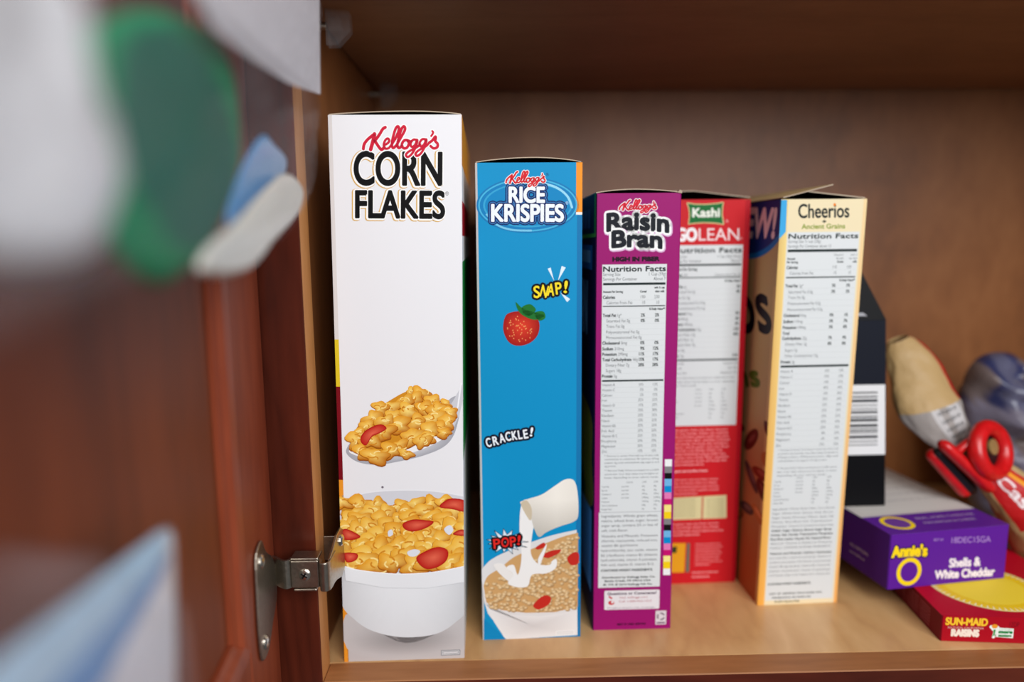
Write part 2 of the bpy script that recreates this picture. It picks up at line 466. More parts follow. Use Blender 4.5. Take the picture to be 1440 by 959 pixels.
# ------------------------------------------------------------------ nutrition table
def table(f, u0, u1, c1, c2, rows, ink=(28, 40, 40), grey=(96, 100, 104), hk=1.0):
    """rows: (artwork y of the text middle, kind, ...)"""
    xm = f.xm
    for r in rows:
        v = f.P(xm, r[0])[1]; k = r[1]
        if k == 'bar': f.rect(u0, v-r[2]/2, u1, v+r[2]/2, ink, 3); continue
        if k == 'hair': f.rect(u0, v-.00006, u1, v+.00006, (150, 154, 156), 2.5); continue
        h = r[2]*hk; b = v-h/2
        if k == 'head': f.tx(r[3], u0, b, h, ink, 3, w=(u1-u0), bold=.00016, res=3)
        elif k == 'lr':
            f.tx(r[3], u0, b, h, grey, 3, xs=.8); f.tx(r[4], u1, b, h, grey, 3, xs=.8, al='r')
        elif k in ('row', 'sub'):
            bold, rest, a, d = r[3], r[4], r[5], r[6]
            u = u0+(.0022 if k == 'sub' else 0)
            if bold:
                f.tx(bold, u, b, h, ink, 3, xs=.8, bold=.00009)
                V = glyphs(bold, 2)[0]; u += (max(p[0] for p in V)-min(p[0] for p in V))*h/CAP*.8+.0009
            if rest: f.tx(rest, u, b, h, grey, 3, xs=.8)
            bb = .00008 if (len(r) > 7 and r[7]) else 0
            if a: f.tx(a, c1, b, h, ink if bb else grey, 3, xs=.78, al='r', bold=bb)
            if d: f.tx(d, c2, b, h, ink if bb else grey, 3, xs=.78, al='r', bold=bb)
            dv = r[2]*.98
            f.rect(u0, v-dv-.00004, u1, v-dv+.00004, (176, 180, 180), 2.5)
        elif k == 'r': f.tx(r[3], u1, b, h, ink, 3, xs=.8, al='r', bold=.00008)
        elif k == 'just': f.tx(r[3], u0+r[4], b, h, r[6] if len(r) > 6 else grey, 3, w=(u1-u0)*r[5])
        elif k == 'justb': f.tx(r[3], u0+r[4], b, h, ink, 3, w=(u1-u0)*r[5], bold=.00007)
        elif k == 'at':
            for (t, du, al, bo) in r[3]:
                f.tx(t, u0+du, b, h, ink if bo else grey, 3, xs=.78, al=al, bold=.00007 if bo else 0)
# ================================================================== CORN FLAKES
CFW, CFH, D0 = .0725, .3198, .19
root, ink, F = carton('cereal_box', (-.0956, .4007), 1.1, CFW, D0, CFH, .0150,
    dict(front=(236, 235, 238), left=(214, 214, 216), right=(236, 235, 238), back=(235, 235, 235)),
    dict(front=[(484, 931), (653, 924), (462, 162), (643, 160)][0:2]+[(643, 160), (462, 162)], right=[(0, 1000), (190, 1000), (190, 0), (0, 0)],
         left=[(0, 1000), (190, 1000), (190, 0), (0, 0)]),
    label='tallest cereal box, white corn flakes carton showing a bowl and spoon', cat='cereal box', group='row of cereal boxes standing on the shelf')
f = F['front']; A = f.art
# edge strips that wrap round from the faces
def strip(xt0, xb0, xt1, xb1, y0, y1, col, L=1):
    lx = lambda a, b, y: a+(b-a)*(y-162)/768
    f.poly(f.PL([(lx(xt0, xb0, y1), y1), (lx(xt1, xb1, y1), y1), (lx(xt1, xb1, y0), y0), (lx(xt0, xb0, y0), y0)]), col, L)
for y0, y1, c in ((162, 470, (222, 216, 214)), (470, 536, (226, 196, 40)), (536, 668, (122, 12, 26)), (668, 932, (236, 150, 40))):
    strip(460, 482, 467.3, 490, y0, y1, c)
# backdrop that turns grey towards the bottom, behind the bowl
def grad(pts, cols, L): f.poly(f.PL(pts), cols, L)
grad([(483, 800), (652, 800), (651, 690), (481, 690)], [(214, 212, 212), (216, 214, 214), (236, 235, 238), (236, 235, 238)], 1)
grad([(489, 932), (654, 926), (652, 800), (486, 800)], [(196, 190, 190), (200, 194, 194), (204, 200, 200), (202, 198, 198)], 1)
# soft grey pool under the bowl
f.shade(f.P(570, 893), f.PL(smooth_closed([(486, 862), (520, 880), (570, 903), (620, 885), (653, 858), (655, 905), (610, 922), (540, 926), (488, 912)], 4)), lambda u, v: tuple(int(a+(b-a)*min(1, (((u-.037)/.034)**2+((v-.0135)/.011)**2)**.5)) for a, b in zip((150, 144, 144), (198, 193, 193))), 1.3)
# bowl
bowl = smooth_open([(478, 788), (480, 845), (497, 868), (520, 884), (552, 893), (584, 894), (616, 888), (640, 872), (656, 850), (656, 788)], 6)
n = len(bowl)
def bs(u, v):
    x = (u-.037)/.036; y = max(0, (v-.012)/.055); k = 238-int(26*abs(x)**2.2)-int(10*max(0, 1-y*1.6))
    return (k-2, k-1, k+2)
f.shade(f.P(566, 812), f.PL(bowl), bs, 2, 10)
f.poly(f.PL(smooth_open([(478, 705), (510, 688), (560, 683), (610, 684), (656, 692)], 5)+[(656, 800), (478, 800)]), (214, 214, 220), 2.3)
f.line(f.PL(smooth_open([(478, 703), (510, 687), (560, 682), (610, 683), (656, 690)], 5)), .0008, (238, 238, 242), 2.5)
f.poly(f.PL([(480, 706), (656, 700), (656, 794), (480, 790)]), (206, 140, 36), 2.6)
rnd = random.Random(4); k = 0
for row in range(9):
    y = 704+row*10.5
    for c in range(8):
        x = 484+c*24+(12 if row % 2 else 0)+rnd.uniform(-5, 5)
        flake(f, x, y+rnd.uniform(-3, 3), 13+row*.75, 100+k, 3+row*5.4+c*.65); k += 1
berry(f, [(617, 705), (628, 695), (642, 694), (652, 698), (652, 711), (634, 708)], 16)
berry(f, [(566, 730), (580, 724), (598, 725), (608, 727), (598, 735), (582, 740), (570, 738)], 36)
berry(f, [(480, 742), (486, 738), (498, 743), (506, 749), (494, 753), (484, 752)], 46)
berry(f, [(484, 774), (490, 772), (502, 774), (500, 782), (488, 785)], 56)
berry(f, [(585, 779), (600, 768), (616, 763), (628, 768), (626, 782), (612, 792), (596, 793)], 54)
berry(f, [(636, 744), (646, 738), (654, 740), (654, 746)], 40)
for p in ([(572, 770), (582, 766), (590, 769), (584, 776), (575, 776)], [(623, 737), (631, 731), (636, 738), (630, 745)], [(545, 741), (550, 738), (552, 745), (546, 748)]):
    f.poly(f.PL(smooth_closed(p, 4)), (226, 228, 236), 55)
# front lip of the bowl
lip = smooth_open([(484, 791), (500, 796), (530, 800), (562, 802), (600, 800), (630, 795), (656, 789)], 6)
f.poly(f.PL(lip+[(656, 812), (600, 822), (540, 822), (486, 812)]), (236, 237, 240), 57)
f.line(f.PL(lip), .0006, (250, 250, 252), 58)
# spoon
spoon = smooth_closed([(487, 624), (490, 634), (505, 643), (530, 646), (560, 641), (592, 633), (620, 621), (634, 606), (641, 585), (645, 560), (641, 548), (630, 552), (622, 566), (600, 580), (540, 600), (500, 610)], 5)
f.fan(f.P(560, 622), f.PL(spoon), (238, 238, 242), (168, 168, 176), 4)
f.poly(f.PL(smooth_closed([(493, 624), (500, 633), (530, 638), (560, 633), (596, 622), (624, 606), (632, 590), (600, 590), (540, 608)], 5)), (244, 242, 242), 4.3)
f.poly(f.PL([(622, 575), (634, 555), (647, 531), (648, 552), (643, 575), (634, 596)]), (206, 206, 212), 4.2)
f.line(f.PL([(645, 530), (641, 562), (632, 592)]), .0009, (242, 242, 246), 4.5)
f.poly(f.PL(smooth_closed([(494, 622), (500, 596), (516, 578), (545, 556), (578, 540), (606, 552), (632, 568), (630, 586), (600, 606), (560, 622), (520, 632)], 5)), (214, 142, 34), 4.7)
sp = [(500,612,11),(510,628,11),(528,634,12),(520,612,12),(546,626,13),(560,620,12),(540,600,13),(516,592,10),(524,580,11),(540,584,11),
      (548,566,12),(534,566,9),(560,590,14),(578,606,13),(592,612,10),(600,598,13),(584,586,13),(572,570,13),(580,553,11),(568,556,9),
      (596,566,12),(606,580,13),(618,594,11),(626,584,10),(614,566,11),(630,570,9),(606,556,9),(590,544,9),(578,541,7),(622,600,8),(554,578,11),(570,630,8),(600,606,9),(508,602,8),(624,560,8)]
for i, (x, y, r) in enumerate(sorted(sp, key=lambda t: t[1])): flake(f, x, y, r*1.08, 900+i, 5+i*.65)
berry(f, [(507, 612), (510, 602), (520, 594), (534, 589), (542, 594), (534, 600), (522, 606), (514, 618)], 24)
# wordmark and name
kelloggs(f, 509, 613, 176, 219, (206, 28, 56), (250, 250, 250), .8, 10, 1.35)
for t, x0, x1, yb, yt in (('CORN', 498, 616, 256, 212), ('FLAKES', 500, 620, 301, 265)):
    A(t, x0, x1, yb, yt, (8, 7, 9), 2, bold=.00055, outs=[(.00105, (216, 172, 96), -.0007, -.0004), (.00075, (252, 250, 248), -.0003, -.0002)], res=8)
A('®', 621.5, 626, 270, 265, (40, 40, 40), 3)
# bare label rectangle in the lower corner
for c, e, L in (((120, 126, 134), 0, 3), ((214, 214, 216), .9, 3.3), ((120, 126, 134), 2.2, 3.6), ((226, 226, 228), 2.9, 3.9)):
    f.poly(f.PL([(620+e, 921-e), (647-e, 919.5-e), (647-e, 912+e), (620+e, 913+e)]), c, L)
f.ellipse(f.P(537, 678), .0007, .0007, (120, 110, 120), 3)
r = F['right']
for y0, y1, c in ((0, 85, (240, 160, 46)), (85, 145, (240, 240, 240)), (145, 205, (190, 24, 44)), (205, 250, (240, 240, 240)), (250, 610, (24, 146, 62)), (610, 1000, (232, 232, 234))):
    r.poly(r.PL([(0, y1), (190, y1), (190, y0), (0, y0)]), c, 1)
l = F['left']
l.poly(l.PL([(0, 1000), (190, 1000), (190, 680), (0, 680)]), (226, 140, 40), 1)
l.poly(l.PL([(0, 680), (190, 680), (190, 500), (0, 500)]), (122, 12, 26), 1)
l.poly(l.PL([(0, 500), (190, 500), (190, 400), (0, 400)]), (226, 196, 40), 1)
ink.build('carton', CARD, root)
flap(root, (arch_prof(.0006+.0150*CFH, CFW-.0006+.0150*CFH, CFH+.0001, .0016, peak=.62), .0006, D0-.001), (225, 222, 220), (120, 100, 80))

# ================================================================== RICE KRISPIES
RW, RH = .0624, .2960
root, ink, F = carton('cereal_box', (-.0123, .4213), 1.6, RW, D0, RH, .0005,
    dict(front=(10, 142, 196), left=(206, 206, 206), right=(10, 132, 190), back=(10, 132, 190)),
    dict(front=[(679, 900), (816, 895), (815, 228), (668, 229)], left=[(0, 1000), (190, 1000), (190, 0), (0, 0)]),
    label='bright blue rice cereal box with yellow and red speech words', cat='cereal box', group='row of cereal boxes standing on the shelf')
f = F['front']; A = f.art
f.rect(0, 0, .0012, RH, (186, 184, 182), .5)
f.poly(f.PL([(806.5, 297), (816, 297), (816, 228), (806.5, 228)]), (242, 148, 40), 1)
f.poly(f.PL([(806.5, 300), (816, 300), (816, 296.5), (806.5, 296.5)]), (240, 236, 230), 1.2)
f.poly(f.PL([(809.5, 895), (817, 895), (816, 301), (808, 301)]), (20, 116, 172), 1)
# oval swirl behind the name
c = f.P(740.5, 287)
for rx, ry, col, L in ((69, 37, (22, 120, 178), 1), (66.5, 35, (70, 176, 216), 1.3), (64.5, 33, (16, 124, 184), 1.6), (60, 29.5, (52, 160, 206), 1.9), (57.5, 27.5, (12, 132, 190), 2.2)):
    f.ellipse(c, rx*.000436, ry*.000436, col, L, n=56)
f.line(f.PL(smooth_open([(756, 256), (778, 262), (794, 274), (801, 290)], 6)), .0013, (150, 212, 236), 2.6)
f.line(f.PL(smooth_open([(684, 300), (698, 314), (718, 321), (745, 322)], 6)), .0011, (120, 196, 228), 2.6)
A('RICE', 715, 763, 283, 262.5, (236, 242, 250), 3, bold=.00045, outs=[(.0019, (8, 36, 96)), (.0012, (70, 130, 190)), (.0008, (8, 36, 96))], res=8)
A('KRISPIES', 691, 789, 309, 286.5, (236, 242, 250), 3.2, bold=.00045, outs=[(.0019, (8, 36, 96)), (.0012, (70, 130, 190)), (.0008, (8, 36, 96))], res=8)
A('®', 765, 769, 247, 243, (20, 60, 110), 3)
A('®', 792, 796, 286, 282, (200, 220, 240), 3)
kelloggs(f, 710, 765, 240, 262, (214, 34, 44), (246, 244, 244), 1.0, 6, 1.5)

def wobble(f, word, xs, yb, yt, fill, edge, L, tilt, bold=.00018, w=.0013):
    for ch, (x0, x1, dy, rr) in zip(word, xs):
        xm = (x0+x1)/2; ym = (yb+yt)/2+dy
        def wp(X, Y, xm=xm, ym=ym, rr=rr, dy=dy):
            X -= xm; Y += dy; Y -= ym; cc, ss = math.cos(rr), math.sin(rr)
            return xm+X*cc-Y*ss, ym+X*ss+Y*cc
        f.art(ch, x0, x1, yb, yt, fill, L, bold=bold, outs=[(w, edge)], res=7, warp=wp)
def ray_spikes(f, spikes, col, L):
    for (x, y, X, Y, w) in spikes:
        dx, dy = X-x, Y-y; d = math.hypot(dx, dy); nx, ny = -dy/d*w, dx/d*w
        f.poly(f.PL([(x, y), (X+nx, Y+ny), (X-nx, Y-ny)]), col, L)
ray_spikes(f, [(777, 392, 770, 374, 2.2), (782, 392, 790, 372, 3), (786, 408, 797, 419, 3)], (222, 238, 248), 3)
wobble(f, 'SNAP!', [(749, 757, 4, -.05), (759, 768, 3, .25), (768, 777, 1, .05), (779, 787, -1, -.12), (791, 795, -3, .1)], 411, 395, (250, 222, 40), (14, 14, 24), 4, 0)
# whole strawberry
st = smooth_closed([(709, 443), (716, 436), (733, 434), (750, 440), (757, 452), (754, 468), (742, 479), (726, 482), (714, 476), (707, 460)], 5)
f.fan(f.P(733, 454), f.PL(st), (224, 62, 40), (160, 20, 18), 3)
rnd = random.Random(9)
for i in range(46):
    a = rnd.uniform(0, 6.28); d = math.sqrt(rnd.random())*.86
    f.ellipse(f.P(732+math.cos(a)*d*23, 458+math.sin(a)*d*21), .00035, .00045, (240, 150, 90), 3.5, n=6)
for p in ([(724, 421), (734, 430), (752, 436), (764, 440), (752, 446), (738, 442), (728, 434)], [(733, 428), (744, 424), (752, 432), (744, 440), (735, 437)], [(750, 436), (762, 434), (765, 443), (756, 447)]):
    f.poly(f.PL(smooth_closed(p, 4)), (30, 112, 44), 4)
wobble(f, 'CRACKLE!', [(683.5, 690, 12, -.25), (693, 700, 9.5, -.2), (702, 709, 6, -.22), (710.5, 717.5, 3.5, -.2), (719.5, 726, 2, -.15), (728, 733, 1, -.15), (735.5, 741, 0, -.18), (745, 748, -3, .15)], 612, 600, (240, 242, 248), (16, 18, 40), 4, 0)
# starburst with POP!
bst = []
for i in range(30):
    a = i/30*2*math.pi; rr = 1 if i % 2 == 0 else .55
    rr *= random.Random(i).uniform(.85, 1.15)
    bst.append((711+math.cos(a)*29*rr, 759+math.sin(a)*17*rr))
f.fan(f.P(711, 759), f.PL(bst), (236, 240, 246), (210, 224, 236), 24)
f.line(f.PL(bst), .0003, (20, 30, 50), 25, closed=True, joins=False)
wobble(f, 'POP!', [(694, 703, 2, -.1), (705, 715, 0, .05), (717, 725, -1, -.08), (727.5, 731, -3, .12)], 766, 753, (226, 40, 34), (14, 14, 24), 26, 0)
# bowl, rice cereal, milk and the white jug
f.poly(f.PL([(676, 800)]+smooth_open([(681, 794), (690, 785), (708, 775), (740, 762), (775, 750), (810, 742)], 5)+[(812, 893), (710, 899), (700, 880), (686, 862), (681, 845)]), (222, 220, 220), 2)
f.fan(f.P(750, 880), f.PL([(682, 848), (690, 856), (720, 864), (760, 866), (811, 858), (812, 893), (735, 898), (711, 899), (696, 876)]), (208, 204, 204), (230, 228, 228), 2.4)
f.poly(f.PL([(680.5, 900), (680.5, 869), (696, 884), (712, 899)]), (10, 132, 190), 2.8)
f.poly(f.PL(smooth_open([(680, 822), (686, 808), (704, 796), (724, 780), (760, 764), (790, 752), (812, 746)], 5)+[(812, 852), (780, 860), (740, 861), (705, 857), (684, 846)]), (206, 160, 104), 3)
rnd = random.Random(21)
pts = []
while len(pts) < 330:
    x = rnd.uniform(681, 811); y = rnd.uniform(744, 858)
    top = 822-(x-680)*.56 if x < 770 else 772-(x-770)*.6
    if y < top or y > 858-(0 if x > 700 else (700-x)*.6): continue
    if 712 < x < 748 and y < 806: continue
    pts.append((x, y))
for i, (x, y) in enumerate(sorted(pts, key=lambda t: t[1])):
    k = rnd.uniform(-1, 1)
    blob(f, x, y, 3.9*rnd.uniform(.8, 1.2), 2.9*rnd.uniform(.8, 1.2), 3000+i, (214+int(14*k), 176+int(14*k), 124+int(12*k)), (150, 104, 54), (240, 214, 170), 3.3+i*.05, n=9, rough=.12)
for p, L in (([(752, 846), (764, 836), (774, 838), (772, 848), (758, 856), (750, 852)], 20), ([(762, 778), (774, 772), (788, 770), (784, 776), (770, 782)], 20), ([(797, 782), (806, 774), (813, 776), (812, 790), (802, 792)], 20), ([(753, 767), (764, 760), (766, 766), (756, 770)], 20)):
    f.poly(f.PL(smooth_closed(p, 4)), (196, 44, 34), L)
milk = smooth_closed([(733, 704), (744, 700), (752, 720), (748, 748), (746, 775), (756, 790), (772, 792), (776, 786), (782, 784), (781, 796), (768, 804), (748, 806), (742, 822), (728, 824), (714, 818), (722, 806), (712, 796), (722, 792), (728, 806), (733, 780), (730, 740)], 5)
f.poly(f.PL(milk), (240, 238, 236), 21)
f.poly(f.PL(smooth_closed([(756, 784), (762, 772), (768, 762), (767, 770), (762, 784), (758, 794)], 4)), (240, 238, 236), 21.5)
f.poly(f.PL(smooth_closed([(694, 792), (706, 790), (716, 800), (730, 812), (720, 818), (704, 806)], 4)), (236, 232, 228), 20.6)
jug = smooth_closed([(731, 704), (738, 699), (760, 692), (778, 680), (794, 670), (806, 672), (811, 690), (812, 720), (806, 730), (786, 737), (768, 745), (758, 752), (752, 744), (747, 728), (744, 716)], 5)
jp = f.PL(jug); n = len(jp)
jc = f.P(782, 706)
f.shade(jc, jp, lambda u, v: tuple(int(k-26*max(0, (jc[1]-v)/.014+.2)-10*abs(u-jc[0])/.014) for k in (244, 238, 228)), 22)
f.poly(f.PL(smooth_closed([(732, 705), (740, 700), (747, 712), (746, 728), (740, 722)], 4)), (206, 190, 164), 23)
for e, c_, L in ((0, (246, 246, 246), 6), (.8, (196, 196, 198), 6.3), (1.5, (226, 226, 226), 6.6)):
    f.poly(f.PL([(782+e, 893-e), (807-e, 892-e), (807-e, 886+e), (782+e, 887+e)]), c_, L)
l = F['left']
l.poly(l.PL([(0, 1000), (190, 1000), (190, 520), (0, 560)]), (150, 160, 140), 1)
ink.build('carton', CARD, root)
flap(root, (arch_prof(.0006, RW-.0006, RH+.0001, .0026, peak=.55), .0004, D0-.001), (8, 110, 160), (70, 62, 54))

# ================================================================== RAISIN BRAN
BW, BH = .0512, .2786
root, ink, F = carton('cereal_box', (.0587, .4298), .6, BW, D0, BH, .002,
    dict(front=(152, 18, 106), left=(46, 14, 52), right=(150, 22, 104), back=(150, 22, 104)),  # left face colour includes the shade between the boxes
    dict(front=[(833, 887), (943, 885), (957, 272), (838.5, 272)], left=[(0, 1000), (190, 1000), (190, 0), (0, 0)]),
    label='magenta cereal box lettered HIGH IN FIBER above a white panel', cat='cereal box', group='row of cereal boxes standing on the shelf')
f = F['front']; f.xm = 890; A = f.art
q = lambda x, y: (810+x/3, 260+y/3)
kelloggs(f, 870, 923, 281, 300, (214, 34, 54), (244, 238, 240), 1.2, 8, 1.55)
def arc(X, Y): return X, Y+(X-888)**2*.0016-1.5
A('Raisin', 854, 938.5, 324, 300.5, (22, 26, 34), 2, bold=.0007, outs=[(.0017, (214, 170, 206), .0003, -.0004), (.0013, (240, 240, 238))], res=8, warp=arc)
A('Bran', 861, 929, 347.5, 325.5, (22, 26, 34), 4, bold=.0007, outs=[(.0017, (214, 170, 206), .0003, -.0004), (.0013, (240, 240, 238))], res=8, warp=arc)
A('HIGH IN FIBER', 861.5, 926, 366.5, 361, (30, 6, 26), 2, bold=.0003)
u0, vt = f.P(847, 371.2); u1 = f.P(936.8, 371.2)[0]; vb = f.P(845, 826.5)[1]
f.rect(u0, vb, u1, vt, (218, 221, 222), 1)
vl = f.P(890, 719)[1]
f.rect(u0-.0006, vb, u1-.0004, vl, (218, 221, 222), 1.2); f.rect(u0, vl-.0001, u1, vl+.0001, (120, 120, 124), 1.6)
Y = lambda c: 260+c/3
Z = lambda c: 570+c/3
T = .0019
rows = [(Y(352), 'head', .0030, 'Nutrition Facts'), (Y(374), 'lr', T, 'Serving Size', '1 Cup (59g)'), (Y(394), 'lr', T, 'Servings Per Container', 'About 7'),
    (Y(415), 'bar', .0014), (Y(431), 'at', .0012, [('with ½ cup', .0375, 'r', 1)]), (Y(447), 'at', .0013, [('Amount Per Serving', 0, 'l', 1), ('Cereal', .0265, 'r', 1), ('skim milk', .0375, 'r', 1)]),
    (Y(470), 'row', T, 'Calories', '', '190', '230'), (Y(493), 'sub', T, '', 'Calories from Fat', '10', '10'), (Y(508), 'bar', .0006),
    (Y(521), 'r', .0013, '% Daily Value**'), (Y(546), 'row', T, 'Total Fat', '1g*', '2%', '2%', 1), (Y(569), 'sub', T, '', 'Saturated Fat 0g', '0%', '0%', 1),
    (Y(592), 'sub', T, '', 'Trans Fat 0g', '', ''), (Y(616), 'sub', T, '', 'Polyunsaturated Fat 0g', '', ''), (Y(639), 'sub', T, '', 'Monounsaturated Fat 0g', '', ''),
    (Y(662), 'row', T, 'Cholesterol', '0mg', '0%', '0%', 1), (Y(686), 'row', T, 'Sodium', '210mg', '9%', '12%', 1), (Y(709), 'row', T, 'Potassium', '390mg', '11%', '17%', 1),
    (Y(732), 'row', T, 'Total Carbohydrate', '46g', '15%', '17%', 1), (Y(755), 'sub', T, '', 'Dietary Fiber 7g', '28%', '28%', 1), (Y(778), 'sub', T, '', 'Sugars 18g', '', ''),
    (Y(801), 'row', T, 'Protein', '5g', '', ''), (Y(821), 'bar', .0011)]
vit = [('Vitamin A', '10%', '15%'), ('Vitamin C', '0%', '0%'), ('Calcium', '2%', '15%'), ('Iron', '25%', '25%'), ('Vitamin D', '10%', '25%'), ('Thiamin', '25%', '30%'),
    ('Riboflavin', '25%', '35%'), ('Niacin', '25%', '25%'), ('Vitamin B6', '25%', '25%'), ('Folic Acid', '25%', '25%'), ('Vitamin B12', '25%', '35%'), ('Phosphorus', '20%', '30%'), ('Magnesium', '20%', '25%'), ('Zinc', '10%', '15%')]
for i, (a, b, c) in enumerate(vit): rows.append((Y(838)+i*7.18, 'row', .0017, '', a, b, c))
for y, t in ((208, '* Amount in cereal. One half cup of skim milk'), (222, 'contributes an additional 40 calories, 65mg'), (237, 'sodium, 6g total carbohydrate (6g sugars), and'), (251, '4g protein.'),
             (270, '** Percent Daily Values are based on a 2,000'), (285, 'calorie diet. Your daily values may be higher or'), (300, 'lower depending on your calorie needs:')):
    rows.append((Z(y), 'just', .0011, t, .0020, (.2 if t == '4g protein.' else .92)*.98))
rows.append((Z(320), 'at', .0011, [('Calories', .016, 'l', 0), ('2,000', .026, 'l', 0), ('2,500', .0335, 'l', 0)]))
for i, (a, b, c, d) in enumerate([('Total Fat', 'Less than', '65g', '80g'), ('  Sat. Fat', 'Less than', '20g', '25g'), ('Cholesterol', 'Less than', '300mg', '300mg'), ('Sodium', 'Less than', '2,400mg', '2,400mg'), ('Potassium', '', '3,500mg', '3,500mg'), ('Total Carbohydrate', '', '300g', '375g'), ('  Dietary Fiber', '', '25g', '30g')]):
    rows.append((Z(338+i*16), 'at', .0011, [(t, u, 'l', 0) for t, u in ((a, .0004), (b, .013), (c, .026), (d, .0335)) if t]))
for y, t, w in ((463, 'Ingredients: Whole grain wheat,', .95), (483, 'raisins, wheat bran, sugar, brown', .95), (503, 'sugar syrup, contains 2% or less of', .95), (524, 'salt, malt flavor.', .45),
             (548, 'Vitamins and Minerals: Potassium', .95), (568, 'chloride, niacinamide, reduced iron,', .95), (588, 'vitamin B6 (pyridoxine', .62), (609, 'hydrochloride), zinc oxide, vitamin', .95), (630, 'B2 (riboflavin), vitamin B1 (thiamin', .95), (650, 'hydrochloride), vitamin A palmitate,', .95), (670, 'folic acid, vitamin D, vitamin B12.', .9)):
    rows.append((Z(y), 'just', .0016, t, .0005, w, (70, 70, 76)))
rows.append((Z(694), 'justb', .0015, 'CONTAINS WHEAT INGREDIENTS.', .0005, .88))
for y, t, o, w in ((724, 'Distributed by Kellogg Sales Co.', .0014, .9), (739, 'Battle Creek, MI 49016 USA', .003, .78), (755, '®, TM, © 2014 Kellogg NA Co.', .002, .84)):
    rows.append((Z(y), 'justb', .0012, t, o, w))
table(f, u0+.0006, u1-.0006, .0305, .0392, rows)
# questions box
a = f.P(849.7, 858); b = f.P(927.5, 829.5)
f.rect(a[0], a[1]+.0008, b[0], b[1]-.0008, (226, 222, 226), 1); f.rect(a[0]+.0008, a[1], b[0]-.0008, b[1], (226, 222, 226), 1.5)
for cx in (a[0]+.0008, b[0]-.0008):
    for cy in (a[1]+.0008, b[1]-.0008): f.ellipse((cx, cy), .0008, .0008, (226, 222, 226), .6)
f.tx('Questions or Comments?', (a[0]+b[0])/2, b[1]-.0029, .0016, (60, 20, 60), 3, al='c', w=.0318, bold=.0001)
f.tx('Visit: kelloggs.com', a[0]+.0095, b[1]-.0055, .0013, (170, 60, 80), 3, w=.0185)
f.tx('Call: 1-800-962-1413', a[0]+.0095, b[1]-.0082, .0013, (170, 60, 80), 3, w=.021)
f.tx('Provide production code on package.', a[0]+.0022, a[1]+.0008, .0009, (90, 70, 100), 3, w=.031)
f.ellipse((a[0]+.0045, a[1]+.0048), .002, .0014, (200, 30, 40), 3); f.ellipse((a[0]+.0052, a[1]+.0052), .0009, .0008, (226, 222, 226), 3.3)
f.poly([(a[0]+.003, b[1]-.0035), (a[0]+.0055, b[1]-.0052), (a[0]+.0044, b[1]-.0058), (a[0]+.0026, b[1]-.0044)], (200, 40, 60), 3)
f.tx('BEST IF USED BEFORE', f.P(868, 880)[0], f.P(868, 880)[1], .0012, (60, 6, 44), 3, w=.0185, bold=.0001)
# recycling mark
a = f.P(921.5, 879.5); b = f.P(937, 859.5)
f.rect(a[0], a[1], b[0], b[1], (214, 206, 212), 1.5)
cx = (a[0]+b[0])/2; cy = (a[1]+b[1])/2+.0008
for k in range(3):
    t = k*2.094+.5
    f.line([(cx+.0022*math.cos(t+s*.28), cy+.0022*math.sin(t+s*.28)) for s in range(5)], .0009, (110, 90, 108), 2)
f.rect(a[0]+.0008, a[1]+.0006, b[0]-.0008, a[1]+.0018, (130, 110, 128), 2)
# printer's colour patches
ys = [225, 255, 283, 308, 338, 366, 393, 418, 448, 477, 502, 528, 556, 583, 610, 635, 660, 690, 717]
pc = [(236, 236, 236), (128, 126, 128), (14, 12, 14), (112, 178, 224), (0, 136, 204), (226, 120, 178), (196, 14, 108), (244, 226, 130), (244, 206, 20), (128, 126, 128), (14, 12, 14), (112, 178, 224), (0, 136, 204), (226, 120, 178), (196, 14, 108), (244, 232, 140), (244, 206, 20), (238, 238, 238)]
for i, c in enumerate(pc):
    xr = 811+372/3; xw = 811+400/3
    f.poly(f.PL([(xr-.6-i*.12, Z(ys[i+1])), (xw-i*.12, Z(ys[i+1])), (xw-i*.12, Z(ys[i])), (xr-.6-i*.12, Z(ys[i]))]), c, 2)
l = F['left']
l.poly(l.PL([(0, 100), (190, 85), (190, 0), (0, 0)]), (16, 36, 66), 1)
l.poly(l.PL([(183, 92), (190, 92), (190, 0), (183, 0)]), (70, 160, 60), 1.5)
l.poly(l.PL([(0, 100), (190, 92), (190, 84), (0, 90)]), (120, 190, 60), 1.6)
for i in range(6): l.poly(l.PL([(80+i*15, 72), (90+i*15, 72), (90+i*15, 30), (80+i*15, 30)]), (70, 110, 150), 2)
l.poly(l.PL([(120, 165), (176, 165), (176, 110), (120, 110)]), (60, 120, 170), 1.5); l.poly(l.PL([(130, 150), (168, 150), (168, 122), (130, 122)]), (190, 206, 220), 1.8)
l.fan(l.P(110, 600), l.PL(smooth_closed([(30, 560), (110, 480), (178, 500), (182, 600), (186, 700), (120, 760), (40, 720)], 5)), (240, 200, 60), (196, 120, 20), 1.5)
l.poly(l.PL(smooth_closed([(20, 660), (70, 600), (130, 650), (150, 720), (100, 800), (30, 790)], 5)), (50, 96, 40), 2)
l.poly(l.PL([(60, 930), (182, 920), (182, 720), (120, 740), (60, 840)]), (170, 196, 220), 2.3)
l.text('RAISIN BRAN', lambda x, y: (.012+x*.0245, .19+y*.05), (230, 230, 236), 2.4, bold=.001)
ink.build('carton', CARD, root)
flap(root, (arch_prof(.0005, BW-.0005, BH+.0001, .0020, peak=.45), .0004, D0-.001), (160, 30, 110), (96, 80, 66))
# dog-eared corner of the tuck flap
bm = bmesh.new(); add_prism(bm, [(BW-.0022, BH+.0002), (BW+.0006, BH-.0004), (BW+.0009, BH+.0012), (BW-.0006, BH+.0018)], 1, -.0006, .004); bm_obj('torn_corner', bm, M_CREASE, root)

